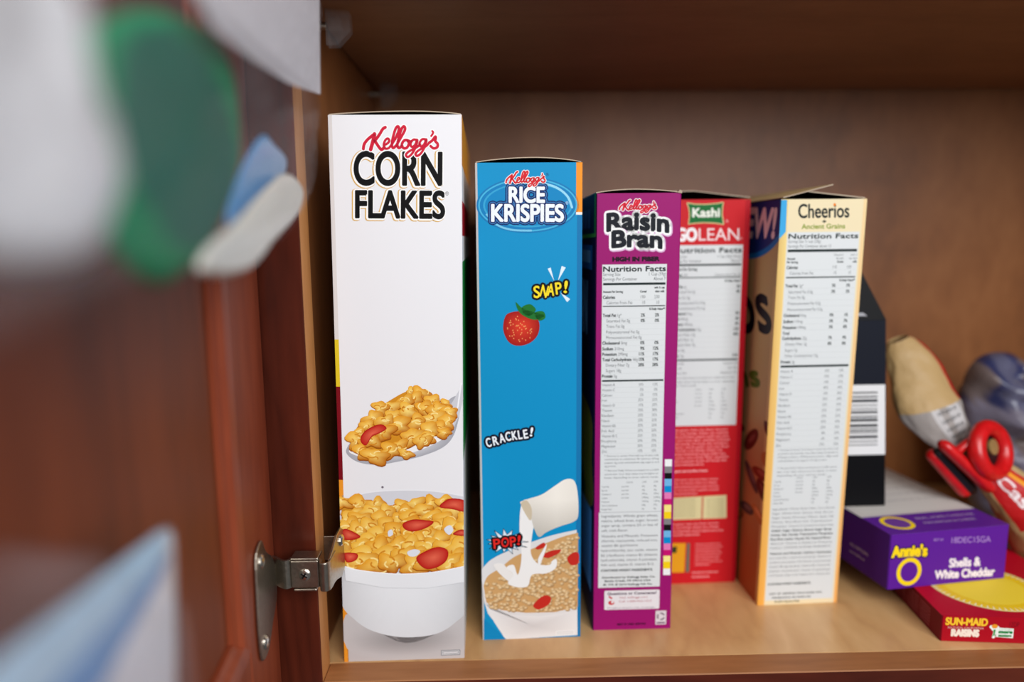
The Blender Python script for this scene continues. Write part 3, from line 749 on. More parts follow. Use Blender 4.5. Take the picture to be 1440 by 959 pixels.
# ================================================================== red box
KW_, KH = .0578, .2776
root, ink, F = carton('cereal_box', (.1149, .4895), 2.0, KW_, D0, KH, .004,
    dict(front=(198, 28, 36), left=(150, 20, 26), right=(186, 16, 30), back=(186, 20, 30)),
    dict(front=[(925, 822), (1034, 820), (1056, 281), (937.5, 281)]),
    label='red cereal box partly hidden behind the magenta one, green brand patch at its top', cat='cereal box', group='row of cereal boxes standing on the shelf')
f = F['front']; f.xm = 1000; A = f.art
K = lambda x, y: (930+x/3.2, 260+y/3.2)
f.poly(f.PL([(1029, 821), (1036, 821), (1057, 281), (1049, 281)]), (176, 14, 30), 1)
g = [K(116, 84), K(150, 90), K(200, 91), K(250, 87), K(276, 82), K(272, 108), K(271, 140), K(278, 178), K(240, 172), K(190, 170), K(150, 172), K(122, 176), K(127, 140), K(124, 108)]
f.line(f.PL(g), .0011, (214, 210, 150), 1.5, closed=True); f.poly(f.PL(g), (26, 106, 50), 2)
A('Kashi', 973.5, 1011.5, 305.5, 293.5, (236, 238, 226), 3, bold=.0003)
A('®', 1020, 1024, 314, 310, (236, 180, 180), 3)
A('GO', 951, 979, 339, 322, (240, 236, 236), 3, bold=.0006); A('LEAN', 982, 1039.5, 339, 322, (238, 214, 214), 3, bold=.00005)
A('®', 1041, 1044, 338, 335, (236, 200, 200), 3)
u0, vt = f.P(943, 345.5); u1 = f.P(1045, 345.5)[0]; vb = f.P(990, 600)[1]
f.rect(u0, vb, u1, vt, (214, 218, 218), 1.2)
KY = lambda c: 260+c/3.2
KZ = lambda c: 550+c/3.307
T = .0019
rows = [(KY(297), 'head', .0033, 'Nutrition Facts'), (KY(325), 'lr', T, 'Serving Size', '1 Cup (52g/1.8 oz.)'), (KY(345), 'lr', T, 'Servings Per Container', 'About 7'), (KY(363), 'bar', .0013),
    (KY(382), 'at', T, [('Amount Per Serving', 0, 'l', 1)]), (KY(408), 'row', T, 'Calories', '160', '', 'Calories from Fat 10'), (KY(420), 'bar', .0007), (KY(436), 'r', .0016, '% Daily Value*'),
    (KY(461), 'row', T, 'Total Fat', '1g', '', '2%', 1), (KY(484), 'sub', T, '', 'Saturated Fat 0g', '', '0%', 1), (KY(510), 'sub', T, '', 'Trans Fat 0g', '', ''), (KY(534), 'sub', T, '', 'Polyunsaturated Fat 0.5g', '', ''),
    (KY(558), 'sub', T, '', 'Monounsaturated Fat 0g', '', ''), (KY(582), 'row', T, 'Cholesterol', '0mg', '', '0%', 1), (KY(606), 'row', T, 'Sodium', '90mg', '', '4%', 1), (KY(630), 'row', T, 'Potassium', '300mg', '', '9%', 1),
    (KY(654), 'row', T, 'Total Carbohydrate', '35g', '', '12%', 1), (KY(677), 'sub', T, '', 'Dietary Fiber 10g', '', '40%', 1), (KY(700), 'sub', T, '', 'Soluble Fiber 1g', '', ''), (KY(723), 'sub', T, '', 'Insoluble Fiber 9g', '', ''), (KY(747), 'sub', T, '', 'Sugars 8g', '', ''),
    (KY(772), 'row', T, 'Protein', '12g', '', '21%', 1), (KY(792), 'bar', .0011), (KY(808), 'lr', .0016, 'Vitamin A 0%', 'Vitamin C 0%'), (KY(829), 'lr', .0016, 'Calcium 4%', 'Iron 15%'), (KY(850), 'lr', .0016, 'Phosphorus 20%', 'Magnesium 15%')]
for y, t in ((872, '* Percent Daily Values are based on a 2,000 calorie diet.'), (890, 'Your daily values may be higher or lower depending'), (906, 'on your calorie needs:')): rows.append((KY(y), 'just', .0013, t, .0005, .96 if y < 900 else .4))
for i, (a, b, c, d) in enumerate([('', 'Calories', '2,000', '2,500'), ('Total Fat', 'Less than', '65g', '80g'), ('Sat. Fat', 'Less than', '20g', '25g'), ('Cholesterol', 'Less than', '300mg', '300mg'), ('Sodium', 'Less than', '2,400mg', '2,400mg'), ('Potassium', '', '3,500mg', '3,500mg'), ('Total Carbohydrate', '', '300g', '375g'), ('Dietary Fiber', '', '25g', '30g')]):
    rows.append((KY(925)+i*5.6, 'at', .0012, [(t, u, 'l', 0) for t, u in ((a, .0004), (b, .019), (c, .029), (d, .038)) if t]))
table(f, u0+.0008, u1-.0008, .032, u1-.001, rows)
rnd = random.Random(5)
def lorem(y0, y1, n, ua, ub, col, h, words):
    for i in range(n):
        y = y0+(y1-y0)*i/max(1, n-1); v = f.P(980, y)[1]
        t = ' '.join(words[(i*5+j) % len(words)] for j in range(6)); w = (ub-ua)*(1 if i < n-1 else .6)*rnd.uniform(.88, 1)
        f.tx(t, ua, v-h/2, h, col, 3, w=w, bold=.00005)
words = 'whole grain oats soy flour brown rice barley wheat rye triticale buckwheat sesame seeds cane juice corn bran fiber expeller pressed canola oil honey salt cinnamon'.split()
lorem(KZ(185), KZ(345), 11, u0+.001, u1-.004, (240, 168, 168), .0013, words)
lorem(KZ(375), KZ(375), 1, u0+.001, u1+.006, (248, 200, 200), .0016, words)
lorem(KZ(415), KZ(480), 5, u0+.004, u1-.009, (240, 160, 160), .0012, words)
a = f.PL([K(0, 0)])[0]
f.poly(f.PL([(940, KZ(602)), (930+303/3.307, KZ(596)), (930+303/3.307, KZ(490)), (944, KZ(500))]), (214, 204, 154), 1.5)
f.poly(f.PL([(986, KZ(600)), (988, KZ(600)), (989, KZ(496)), (987, KZ(496))]), (190, 60, 50), 1.8)
for y in (512, 527, 542, 557, 572, 587):
    f.tx('brans oats hard red wheat', f.P(946, KZ(y))[0], f.P(970, KZ(y))[1], .0013, (110, 104, 70), 3, w=.0165); f.tx('rye rice barley', f.P(994, KZ(y))[0], f.P(1000, KZ(y))[1], .0013, (110, 104, 70), 3, w=.0125)
lorem(KZ(620), KZ(670), 4, u0+.001, u1-.006, (240, 168, 168), .0013, words)
f.poly(f.PL([(936, KZ(845)), (962, KZ(845)), (964, KZ(710)), (938, KZ(710))]), (226, 158, 30), 1.5)
f.poly(f.PL([(944, KZ(755)), (951, KZ(755)), (952, KZ(725)), (945, KZ(725))]), (50, 60, 30), 1.8)
f.poly(f.PL([(964, KZ(845)), (969, KZ(845)), (970, KZ(710)), (966, KZ(710))]), (96, 110, 96), 1.7)
lorem(KZ(715), KZ(810), 8, f.P(977, 790)[0], u1-.006, (234, 140, 140), .0012, words)
lorem(KZ(846), KZ(866), 2, f.P(973, 800)[0], u1-.007, (240, 168, 168), .0013, words)
ink.build('carton', CARD, root)
flap(root, ([(.0015, KH+.0052), (.02, KH+.0056), (KW_+.0008, KH+.0010)], .0006, D0-.002), (186, 20, 30), (60, 46, 40))

# ================================================================== cream box
CW, CH = .0565, .2756
root, ink, F = carton('cereal_box', (.1765, .4570), 2.5, CW, D0, CH, .0175,
    dict(front=(232, 216, 178), left=(184, 156, 110), right=(220, 196, 150), back=(206, 180, 130)),
    dict(front=[(1065, 852), (1174.5, 846), (1217, 281), (1099, 280)], left=[(945, 710), (1065, 852), (1099, 280), (964, 298)]),
    label='cream and gold ring cereal box turned to show its big face as well', cat='cereal box', group='row of cereal boxes standing on the shelf')
f = F['front']; f.xm = 1145; A = f.art
H = lambda x, y: (1030+x/3.095, 250+y/3.095)
J = lambda x, y: (1030+x/3.095, 550+y/3.095)
f.poly([(0, 0), (.0048, 0), (.0048, CH), (0, CH)], [(232, 160, 62), (240, 176, 84), (234, 210, 136), (216, 186, 116)], .8)
f.poly([(CW-.0022, 0), (CW, 0), (CW, CH), (CW-.0022, CH)], [(238, 170, 92), (238, 170, 92), (236, 208, 156), (236, 208, 156)], .8)
f.poly(f.PL([(1098, 281), (1107, 281), (1105, 326), (1096, 336)]), (60, 164, 220), 1)
A('Cheerios', 1122.5, 1192, 306.5, 287.5, (18, 30, 34), 2, bold=.0002, res=8)
f.ellipse(f.P(1172.3, 288.6), .0009, .0009, (232, 130, 40), 3)
A('+', 1155.5, 1160.5, 314.5, 309.5, (40, 50, 40), 2, bold=.0002)
A('Ancient Grains', 1127, 1186.5, 322, 315.5, (128, 148, 34), 2, bold=.0001)
u0, vt = f.P(1107.5, 326.5); u1 = f.P(1206.5, 326.5)[0]; vb = f.P(1120, 843)[1]
f.rect(u0, vb, u1, vt, (216, 219, 220), 1.2)
CY = lambda c: 250+c/3.095
CZ = lambda c: 550+c/3.095
T = .0019
rows = [(CY(255), 'head', .0030, 'Nutrition Facts'), (CY(277), 'at', T, [('Serving Size ¾ cup (28g)', 0, 'l', 0)]), (CY(298), 'at', T, [('Servings Per Container about 12', 0, 'l', 0)]), (CY(318), 'bar', .0017),
    (CY(337), 'at', .0014, [('Cheerios+', .0375, 'r', 0), ('with ½', .0465, 'r', 0)]), (CY(352), 'at', .0014, [('Amount', 0, 'l', 1), ('Ancient', .0375, 'r', 0), ('cup skim', .0465, 'r', 0)]), (CY(367), 'at', .0014, [('Per Serving', 0, 'l', 1), ('Grains', .0375, 'r', 1), ('milk', .0465, 'r', 1)]),
    (CY(390), 'row', T, 'Calories', '', '110', '150'), (CY(415), 'sub', T, '', 'Calories from Fat', '15', '15'), (CY(434), 'bar', .0008), (CY(448), 'r', .0014, '% Daily Value**'),
    (CY(470), 'row', T, 'Total Fat', '2g*', '3%', '3%', 1), (CY(496), 'sub', T, '', 'Saturated Fat 0.5g', '2%', '2%', 1), (CY(520), 'sub', T, '', 'Trans Fat 0g', '', ''), (CY(546), 'sub', T, '', 'Polyunsaturated Fat 0.5g', '', ''), (CY(572), 'sub', T, '', 'Monounsaturated Fat 0.5g', '', ''),
    (CY(598), 'row', T, 'Cholesterol', '0mg', '0%', '1%', 1), (CY(624), 'row', T, 'Sodium', '110mg', '5%', '7%', 1), (CY(650), 'row', T, 'Potassium', '100mg', '3%', '8%', 1), (CY(675), 'at', T, [('Total', 0, 'l', 1)]), (CY(697), 'row', T, 'Carbohydrate', '22g', '7%', '9%', 1),
    (CY(722), 'sub', T, '', 'Dietary Fiber 2g', '8%', '8%', 1), (CY(748), 'sub', T, '', 'Sugars 5g', '', ''), (CY(773), 'sub', T, '', 'Other Carbohydrate 15g', '', ''), (CY(799), 'row', T, 'Protein', '2g', '', ''), (CY(819), 'bar', .0014)]
vit = ['Vitamin A|10%|15%', 'Vitamin C|10%|10%', 'Calcium|10%|25%', 'Iron|45%|45%', 'Vitamin D|10%|25%', 'Thiamin|25%|30%', 'Riboflavin|25%|35%', 'Niacin|25%|25%', 'Vitamin B6|25%|25%', 'Folic Acid|50%|50%', 'Vitamin B12|25%|35%', 'Phosphorus|8%|20%', 'Magnesium|6%|10%', 'Zinc|25%|30%']
for i, t in enumerate(vit):
    a, b, c = t.split('|'); rows.append((CY(840)+i*7.95, 'row', .0018, '', a, b, c))
for i, t in enumerate(('* Amount in cereal. A serving of cereal plus skim milk', 'provides 2g total fat, less than 5mg cholesterol,', '170mg sodium, 300mg potassium, 28g total', 'carbohydrate (11g sugars), and 6g protein.', '', '** Percent Daily Values are based on a 2,000 calorie', 'diet. Your daily values may be higher or lower', 'depending on your calorie needs:')):
    if t: rows.append((CZ(252)+i*5.1, 'just', .0012, t, .002, .9 if i not in (3, 7) else .74))
for i, (a, b, c, d) in enumerate([('', 'Calories', '2,000', '2,500'), ('Total Fat', 'Less than', '65g', '80g'), ('Sat. Fat', 'Less than', '20g', '25g'), ('Cholesterol', 'Less than', '300mg', '300mg'), ('Sodium', 'Less than', '2,400mg', '2,400mg'), ('Potassium', '', '3,500mg', '3,500mg'), ('Total Carbohydrate', '', '300g', '375g'), ('Dietary Fiber', '', '25g', '30g')]):
    rows.append((CZ(374)+i*5.0, 'at', .0012, [(t, u, 'l', 0) for t, u in ((a, .0004), (b, .0155), (c, .027), (d, .037)) if t]))
for i, t in enumerate(('Ingredients: Whole Grain Oats, Corn Starch', 'Sugar, Whole Grain Quinoa, Oats, Brown', 'Sugar, Kamut Khorasan Wheat, Spelt, Salt', 'Honey, Rice Bran Oil, Tripotassium', 'Phosphate. Vitamin E (mixed tocopherols)', 'Added. Sugar, Quinoa, Brown Sugar Syrup', 'Honey, Salt, Canola, Tripotassium Phosphate', 'Rice Bran and/or Canola Oil. Natural Flavor', 'Almond. Vitamin E Added to Preserve', 'Freshness. CONTAINS ALMOND INGREDIENTS')):
    rows.append((CZ(508)+i*6.0, 'just' if i not in (5, 6, 7) else 'justb', .0014, t, .0005, .94-(.02*(i % 2))))
for i, t in enumerate(('Vitamins and Minerals: Calcium Carbonate', 'Iron and Zinc (mineral nutrients), Vitamin C', '(sodium ascorbate), A B Vitamin (niacinamide)', 'Vitamin B6 (pyridoxine), Vitamin B2, Vitamin B1', '(thiamin mononitrate), Vitamin A (palmitate)', 'A B Vitamin (folic acid), Vitamin B12, Vitamin D3')):
    rows.append((CZ(700)+i*6.1, 'just' if i else 'justb', .0014, t, .0005, .94))
rows.append((CZ(832), 'justb', .0015, 'CONTAINS WHEAT INGREDIENTS.', .0005, .66))
for i, t in enumerate(('DIST. BY GENERAL MILLS SALES, INC.,', 'MINNEAPOLIS, MN 55440 USA', '© 2014 General Mills')): rows.append((CZ(874)+i*5.6, 'justb', .0011, t, .002+.002*i, .82-.22*i))
table(f, u0+.0008, u1-.0008, .0395, .0492, rows)
# broad face: tan with a blue disc, big black and green lettering and ringed cereal
l = F['left']
l.poly([(0, 0), (D0, 0), (D0, .13), (0, .13)], [(156, 84, 44), (176, 96, 48), (190, 152, 98), (186, 158, 112)], .5)
l.poly([(0, .13), (D0, .13), (D0, CH), (0, CH)], [(186, 158, 112), (190, 152, 98), (204, 178, 118), (186, 162, 110)], .5)
l.poly([(D0-.004, 0), (D0, 0), (D0, .22), (D0-.004, .22)], (214, 178, 116), 1)
disc = smooth_open([(1098, 334), (1086, 348), (1070, 359), (1052, 363), (1030, 362), (1000, 354)], 6)
l.poly(l.PL(disc+[(960, 350), (960, 282), (1101, 276)]), (22, 118, 190), 1.3)
disc = smooth_open([(1097, 326), (1084, 341), (1068, 352), (1050, 356), (1030, 355), (1000, 348)], 6)
l.poly(l.PL(disc+[(960, 345), (960, 284), (1097, 278)]), (24, 52, 122), 1.6)
l.art('NEW!', 1026, 1088, 332, 294, (246, 222, 224), 2, bold=.0012, sk=.12)
l.art('Cheerios', 868, 1086, 464, 388, (16, 18, 26), 2, bold=.0012, res=8, sk=-.15)
l.art('Grains', 960, 1069, 540, 510, (84, 100, 24), 2, bold=.001, sk=-.2)
rnd = random.Random(8)
for i in range(44):
    x = rnd.uniform(960, 1085); y = rnd.uniform(590, 850)
    if y > 690+(x-945)*1.3-20: continue
    c_ = l.P(x, y)
    col = ((128, 52, 30), (96, 36, 24), (188, 116, 58), (84, 62, 58))[i % 4]
    t = rnd.uniform(-.6, 1.2)
    l.ellipse(c_, rnd.uniform(.010, .016), rnd.uniform(.0035, .006), col, 1.4+i*.3, n=22, rot=t)
    l.ellipse((c_[0]+.001, c_[1]+.001), .007, .0018, tuple(min(255, q+34) for q in col), 1.55+i*.3, n=18, rot=t)
ink.build('carton', CARD, root)
sx = .0175*CH
flap(root, ([(sx+.0015, CH+.0008), (sx+.034, CH+.0088)], .0008, D0-.002), (200, 170, 120), (84, 66, 50), th=.0006)
flap(root, ([(sx+.018, CH+.0046), (sx+CW-.0005, CH+.0004)], .0016, D0-.003), (206, 186, 150), (90, 72, 56), th=.0006)

# ================================================================== purple macaroni box
AW, AD, AH = .0905, .178, .0385
root, ink, F = carton('macaroni_box', (.258, .4425), 8.5, AW, AD, AH, 0,
    dict(front=(92, 30, 148), left=(74, 24, 122), right=(74, 24, 122), back=(74, 24, 122), top=(206, 200, 198), bottom=(80, 26, 130)),
    dict(front=[(1248, 830), (1417, 813), (1421, 740), (1250, 752)], left=[(0, 100), (300, 100), (300, 0), (0, 0)], top=[(0, 0), (100, 0), (100, 200), (0, 200)]),
    z0=.0174, closed=True, label='purple pasta box lying flat on the red raisin box', cat='food box')
f = F['front']; A = f.art
G = lambda x, y: (1160+x/3.996, 680+y/3.996)
def arc2(X, Y): return X, Y-3.2*math.cos((X-1279)/40)*1.2+(X-1254)*-.04+3.5
A("Annie's", 1253.5, 1304.5, 783.5, 769, (250, 216, 30), 2, bold=.0006, outs=[(.0009, (44, 10, 80))], res=7, warp=arc2)
c = f.P(*G(478, 497)); R = .0093
f.ellipse(c, R, R*1.06, (250, 214, 26), 2, n=48); f.ellipse(c, R*.70, R*.76, (92, 30, 148), 2.6, n=48)
f.tx('HOMEGROWN', c[0], c[1]+R*1.16, .0009, (210, 170, 90), 3, al='c', w=.016)
A('18DEC15GA', *[G(718, 0)[0], G(940, 0)[0]], G(0, 336)[1], G(0, 304)[1], (176, 140, 206), 2, warp=lambda X, Y: (X, Y-(X-1367)*.02))
A('BEST BY', G(615, 0)[0], G(672, 0)[0], G(0, 325)[1], G(0, 311)[1], (176, 140, 206), 2)
tilt = lambda X, Y: (X, Y-(X-1360)*.055)
A('Shells &', G(712, 0)[0], G(886, 0)[0], G(0, 468)[1], G(0, 422)[1], (240, 232, 240), 2, bold=.00032, warp=tilt)
A('White Cheddar', G(632, 0)[0], G(968, 0)[0], G(0, 528)[1], G(0, 484)[1], (240, 232, 240), 2, bold=.00032, warp=tilt)
l = F['left']
l.poly(l.PL([(0, 96), (214, 96), (214, 6), (0, 6)]), (150, 134, 150), 1)
for i in range(7): l.tx('ingredients organic pasta cheese', .005, .0065+i*.004, .0016, (96, 70, 110), 2, w=.11)
l.tx('ALL NATURAL', l.P(232, 50)[0], .014, .0022, (206, 180, 200), 2, w=.02); l.tx('certified', l.P(232, 50)[0], .009, .0016, (206, 180, 200), 2, w=.016)
tp = F['top']
tp.rect(.004, .034, AW-.003, AD-.003, (214, 210, 206), 1)
tp.rect(0, 0, AW, .030, (92, 34, 146), 1.2)
tp.ellipse((.018, .017), .011, .011, (250, 214, 26), 2); tp.ellipse((.018, .017), .0082, .0082, (110, 60, 150), 2.5)
tp.tx('REAL AGED CHEDDAR', .036, .020, .003, (190, 170, 206), 2, w=.046); tp.tx('MACARONI & CHEESE', .036, .012, .003, (190, 170, 206), 2, w=.04)
for i in range(9): tp.tx('nutrition facts serving size amount per serving', .01, .150-i*.012, .003, (150, 146, 150), 2, w=.07)
ink.build('carton', CARD, root)

# ================================================================== red raisin box
SW, SD, SH = .100, .145, .0170
root, ink, F = carton('raisin_box', (.2745, .4092), -5.5, SW, SD, SH, 0,
    dict(front=(168, 10, 30), left=(120, 12, 30), right=(150, 10, 28), back=(150, 10, 28), top=(186, 14, 36), bottom=(150, 10, 28)),
    dict(front=[(0, 171), (1000, 171), (1000, 0), (0, 0)], left=[(0, 100), (100, 100), (100, 0), (0, 0)], top=[(0, 0), (100, 0), (100, 145), (0, 145)]),
    z0=.0002, closed=True, label='flat red raisin box with a yellow sun disc, beneath the purple box', cat='food box')
f = F['front']
f.art('SUN-MAID', 26, 273, 60, 14, (246, 196, 50), 2, bold=.0003, res=6)
f.art('NATURAL CALIFORNIA', 40, 255, 85, 71, (226, 180, 170), 2)
f.art('RAISINS', 66, 226, 133, 92, (240, 226, 210), 2, bold=.0005)
f.poly(f.PL([(330, 70), (432, 74), (432, 138), (330, 132)]), (232, 238, 230), 2)
f.line(f.PL([(318, 78), (322, 100), (316, 134)]), .0018, (232, 238, 230), 2.2); f.line(f.PL([(298, 66), (322, 92), (336, 70)]), .0022, (232, 238, 230), 2.2)
f.ellipse(f.P(318, 62), .0018, .0014, (232, 150, 40), 2.6)
f.poly(f.PL([(312, 84), (326, 84), (322, 110), (330, 134), (318, 120), (308, 134), (314, 108)]), (60, 150, 70), 2.8)
f.art('more', 346, 424, 106, 88, (20, 130, 60), 3, bold=.0003); f.art('matters', 346, 420, 128, 116, (20, 130, 60), 3, bold=.00025); f.art('fruits & veggies', 346, 424, 84, 78, (20, 130, 60), 3)
f.art('12DP', 404, 462, 62, 30, (110, 10, 24), 2.4)
l = F['left']
for i in range(6): l.tx('nutrition facts serving size calories total fat sodium raisins', .006, .0022+i*.0022, .0012, (206, 120, 130), 2, w=.125)
t = F['top']
cx, cy = .047, .040
t.ellipse((cx, cy), .0345, .0330, (244, 226, 150), 1.2, n=60); t.ellipse((cx, cy), .0330, .0315, (246, 206, 30), 1.6, n=60)
for k in range(60):
    a = k*math.pi/30; t.raw([(cx+.0330*math.cos(a-.02), cy+.0315*math.sin(a-.02)), (cx+.0330*math.cos(a+.02), cy+.0315*math.sin(a+.02)), (cx+.029*math.cos(a), cy+.0275*math.sin(a))], [lin((250, 240, 200))]*3, 2)
t.ellipse((cx, cy), .0255, .0245, (250, 220, 60), 2.2, n=50)
t.text('SUN-MAID', lambda x, y: (.012+x*.0145, .078+y*.016), (246, 190, 40), 2, bold=.0005)
ink.build('carton', CARD, root)

# ================================================================== black box
XW, XD, XH = .036, .045, .137
root, ink, F = carton('black_box', (.2462, .4925), 1.0, XW, XD, XH, -.064,
    dict(front=(9, 9, 12), left=(10, 10, 13), right=(9, 9, 12), back=(9, 9, 12)),
    dict(front=[(0, 265), (72, 265), (72, 0), (0, 0)]),
    z0=.0563, label='narrow black carton with a white barcode label standing on the purple box', cat='box')
f = F['front']
f.rect(0, .078, XW, XH, (24, 27, 38), 1)
f.poly(f.PL([(0, 190), (71, 190), (71, 90), (0, 90)]), (226, 226, 228), 2)
rnd = random.Random(3); y = 100
while y < 176:
    h = rnd.choice((1.5, 2.2, 3.4, 4.2)); f.poly(f.PL([(0, y+h), (60, y+h), (60, y), (0, y)]), (60, 62, 66), 2.5); y += h+rnd.choice((1.6, 2.4, 3.6))
ink.build('carton', CARD, root)
fl = Ink(); K0 = lin((9, 9, 12)); sh = -.064*XH
fr = [(sh+.0005, -.0005, XH), (XW+sh, -.0005, XH), (XW+sh-.0165, .006, XH+.034), (sh+.0005, .006, XH+.036)]
bk = [(x, y+.0008, z) for x, y, z in fr]
fl.add([Vector(p) for p in fr], [K0]*4); fl.add([Vector(p) for p in bk[::-1]], [K0]*4)
for k in range(4): fl.add([Vector(fr[k]), Vector(bk[k]), Vector(bk[(k+1) % 4]), Vector(fr[(k+1) % 4])], [K0]*4)
fl.add([Vector((sh+.008, -.0009, XH+.003)), Vector((sh+.022, -.0009, XH+.003)), Vector((sh+.019, -.0007, XH+.0052)), Vector((sh+.008, -.0007, XH+.0052))], [lin((170, 170, 176))]*4)
fl.build('top_flap', CARD, root)

# ================================================================== cabinet
cab = empty('kitchen_cabinet', (-.104, .381, -.045))
tag(cab, 'open cherry-stained wall cabinet with pale maple interior holding the food boxes', 'cabinet')
CM = Matrix.Translation((.104, -.381, .045))
def cpart(name, boxes, mats, bevel=.0006, facemat=None):
    bm = bmesh.new()
    for b in boxes:
        fs = add_box(bm, *b, M=CM)
        if facemat:
            for k, mi in facemat.items(): fs[k].material_index = mi
    return bm_obj(name, bm, mats, cab, bevel=bevel, seg=1)
ZT = .74
# face order of add_box: 0 x-, 1 x+, 2 y-, 3 y+, 4 z-, 5 z+   (after reordering below)
side = cpart('side_panel', [(-.124, -.110, .4004, .70, -.016, ZT)], [M_SIDE], bevel=0)
cutter = bmesh.new()
for Yc in (.437, .655):
    for k in range(21):
        z = .036+k*.0346
        add_cyl(cutter, Vector((-.118, Yc, z))+CM.translation, Vector((-.106, Yc, z))+CM.translation, .0025, n=14)
ce = bpy.data.meshes.new('cut'); bmesh.ops.recalc_face_normals(cutter, faces=cutter.faces[:]); cutter.to_mesh(ce); cutter.free(); ce.materials.append(M_HOLE)
co = bpy.data.objects.new('cut', ce); COL.objects.link(co)
mo = side.modifiers.new('holes', 'BOOLEAN'); mo.object = co; mo.operation = 'DIFFERENCE'; mo.solver = 'EXACT'
dg = bpy.context.evaluated_depsgraph_get(); dg.update()
nm = bpy.data.meshes.new_from_object(side.evaluated_get(dg)); side.modifiers.clear(); side.data = nm
bpy.data.objects.remove(co)
cpart('side_panel', [(.622, .636, .4004, .70, -.016, ZT)], [M_SIDE])
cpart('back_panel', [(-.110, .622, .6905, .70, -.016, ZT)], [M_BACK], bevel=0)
cpart('bottom_panel', [(-.110, .622, .4000, .6905, -.016, 0)], [M_SHELF], bevel=0)
cpart('top_panel', [(-.110, .622, .4004, .6905, ZT-.016, ZT)], [M_UNDER], bevel=0)
cpart('frame_stile', [(-.146, -.1040, .381, .4003, -.045, ZT+.02)], [M_CHERRY, M_EDGEV], facemat={1: 1})
cpart('frame_stile', [(.616, .66, .381, .4003, -.045, ZT+.02)], [M_CHERRY, M_EDGEV], facemat={0: 1})
cpart('frame_rail', [(-.1038, .6158, .381, .3999, -.045, -.0001)], [M_CHERRYH, M_EDGE], facemat={5: 1})
cpart('frame_rail', [(-.1038, .6158, .381, .4003, ZT-.03, ZT+.02)], [M_CHERRYH, M_EDGE], facemat={4: 1})

# door, standing open towards the viewer
DM = Matrix.Translation((-.1255, .376, 0)) @ Matrix.Rotation(math.radians(6), 4, 'Z')
def dpt(s, z, t):        # s along the door away from the hinge edge, t out of its inner face
    a = math.radians(6); return Vector((-.1255+s*math.sin(a)+t*math.cos(a), .376-s*math.cos(a)+t*math.sin(a), z))
door = None
bm = bmesh.new(); DW = .335; DZ0, DZ1 = -.030, .755; DT = .019; SWD = .061
def dbox(bm, s0, s1, z0, z1, t0, t1):
    vs = [bm.verts.new(CM @ dpt(s, z, t)) for s in (s0, s1) for z in (z0, z1) for t in (t0, t1)]
    for f_ in ((0,1,3,2),(4,6,7,5),(0,4,5,1),(2,3,7,6),(0,2,6,4),(1,5,7,3)): bm.faces.new([vs[i] for i in f_])
dbox(bm, .0005, DW-.0005, DZ0+.0005, DZ1-.0005, -DT+.0004, -.0125)
door = bm_obj('door', bm, M_STILE, cab)
for a_, b_ in ((0, SWD), (DW-SWD, DW)):
    bm = bmesh.new(); dbox(bm, a_, b_, DZ0, DZ1, -DT, 0); bm_obj('door_stile', bm, M_STILE, door, bevel=.0016, seg=3)
bm = bmesh.new(); dbox(bm, SWD+.0002, DW-SWD-.0002, DZ0, .060, -DT, -.0001); bm_obj('door_rail', bm, M_STILE, door, bevel=.0012)
bm = bmesh.new(); dbox(bm, SWD+.0002, DW-SWD-.0002, DZ1-SWD, DZ1, -DT, -.0001)
bm_obj('door_rail', bm, M_STILE, door, bevel=.0012)
bm = bmesh.new(); dbox(bm, SWD+.0118, DW-SWD-.0118, .0718, DZ1-SWD-.0118, -.0126, -.0068)
bm_obj('door_panel', bm, M_PANEL, door)
# moulded bead around the panel
bm = bmesh.new()
prof = [(-.0002, 0), (-.0002, -.0126), (.0096, -.0126), (.0096, -.0050), (.0066, -.0035), (.0050, -.0012), (.0022, -.0004)]
def bead(s0, s1, z0, z1):
    c = [(s0, z0, 1, 1), (s1, z0, -1, 1), (s1, z1, -1, -1), (s0, z1, 1, -1)]
    rings = [[bm.verts.new(CM @ dpt(s+a*ds, z+a*dz, t)) for a, t in prof] for s, z, ds, dz in c]
    for k in range(4):
        for j in range(len(prof)):
            bm.faces.new((rings[k][j], rings[(k+1) % 4][j], rings[(k+1) % 4][(j+1) % len(prof)], rings[k][(j+1) % len(prof)]))
bead(SWD, DW-SWD, .060, DZ1-SWD)
bm_obj('moulding', bm, M_STILE, door)

# face-frame hinge
def hw(p): return CM @ Vector(p)
hz = .0
bm = bmesh.new()
pl = smooth_closed([(.047, .099), (.040, .1035), (.033, .1030), (.026, .094), (.014, .086), (.007, .077), (.006, .066), (.009, .058), (.020, .052), (.031, .0445), (.040, .0435), (.0475, .0475), (.050, .062), (.049, .082)], 3)
A_ = [bm.verts.new(CM @ dpt(s, z, .0004)) for s, z in pl]; B_ = [bm.verts.new(CM @ dpt(s, z, .0018)) for s, z in pl]
bm.faces.new(A_); bm.faces.new(B_[::-1])
for k in range(len(pl)): bm.faces.new((A_[k], B_[k], B_[(k+1) % len(pl)], A_[(k+1) % len(pl)]))
hinge = bm_obj('hinge', bm, M_STEEL, cab, bevel=.0005)
def dome(bm, c, nrm, r, h):
    c = Vector(c); nrm = Vector(nrm).normalized()
    prev = 0
    for r0, r1, a, b in ((r, r, 0, h*.35), (r, r*.8, h*.35, h*.75), (r*.8, r*.35, h*.75, h)): add_cyl(bm, c+nrm*a, c+nrm*b, r0, r1, n=20)
    o1 = nrm.orthogonal().normalized(); o2 = nrm.cross(o1)
dn = Vector((math.cos(math.radians(6)), math.sin(math.radians(6)), 0))
for s, z in ((.0385, .0945), (.0400, .0520)):
    bm = bmesh.new(); dome(bm, CM @ dpt(s, z, .0018), dn, .0036, .0018); bm_obj('plate_screw', bm, M_SCREW, hinge, smooth=False)
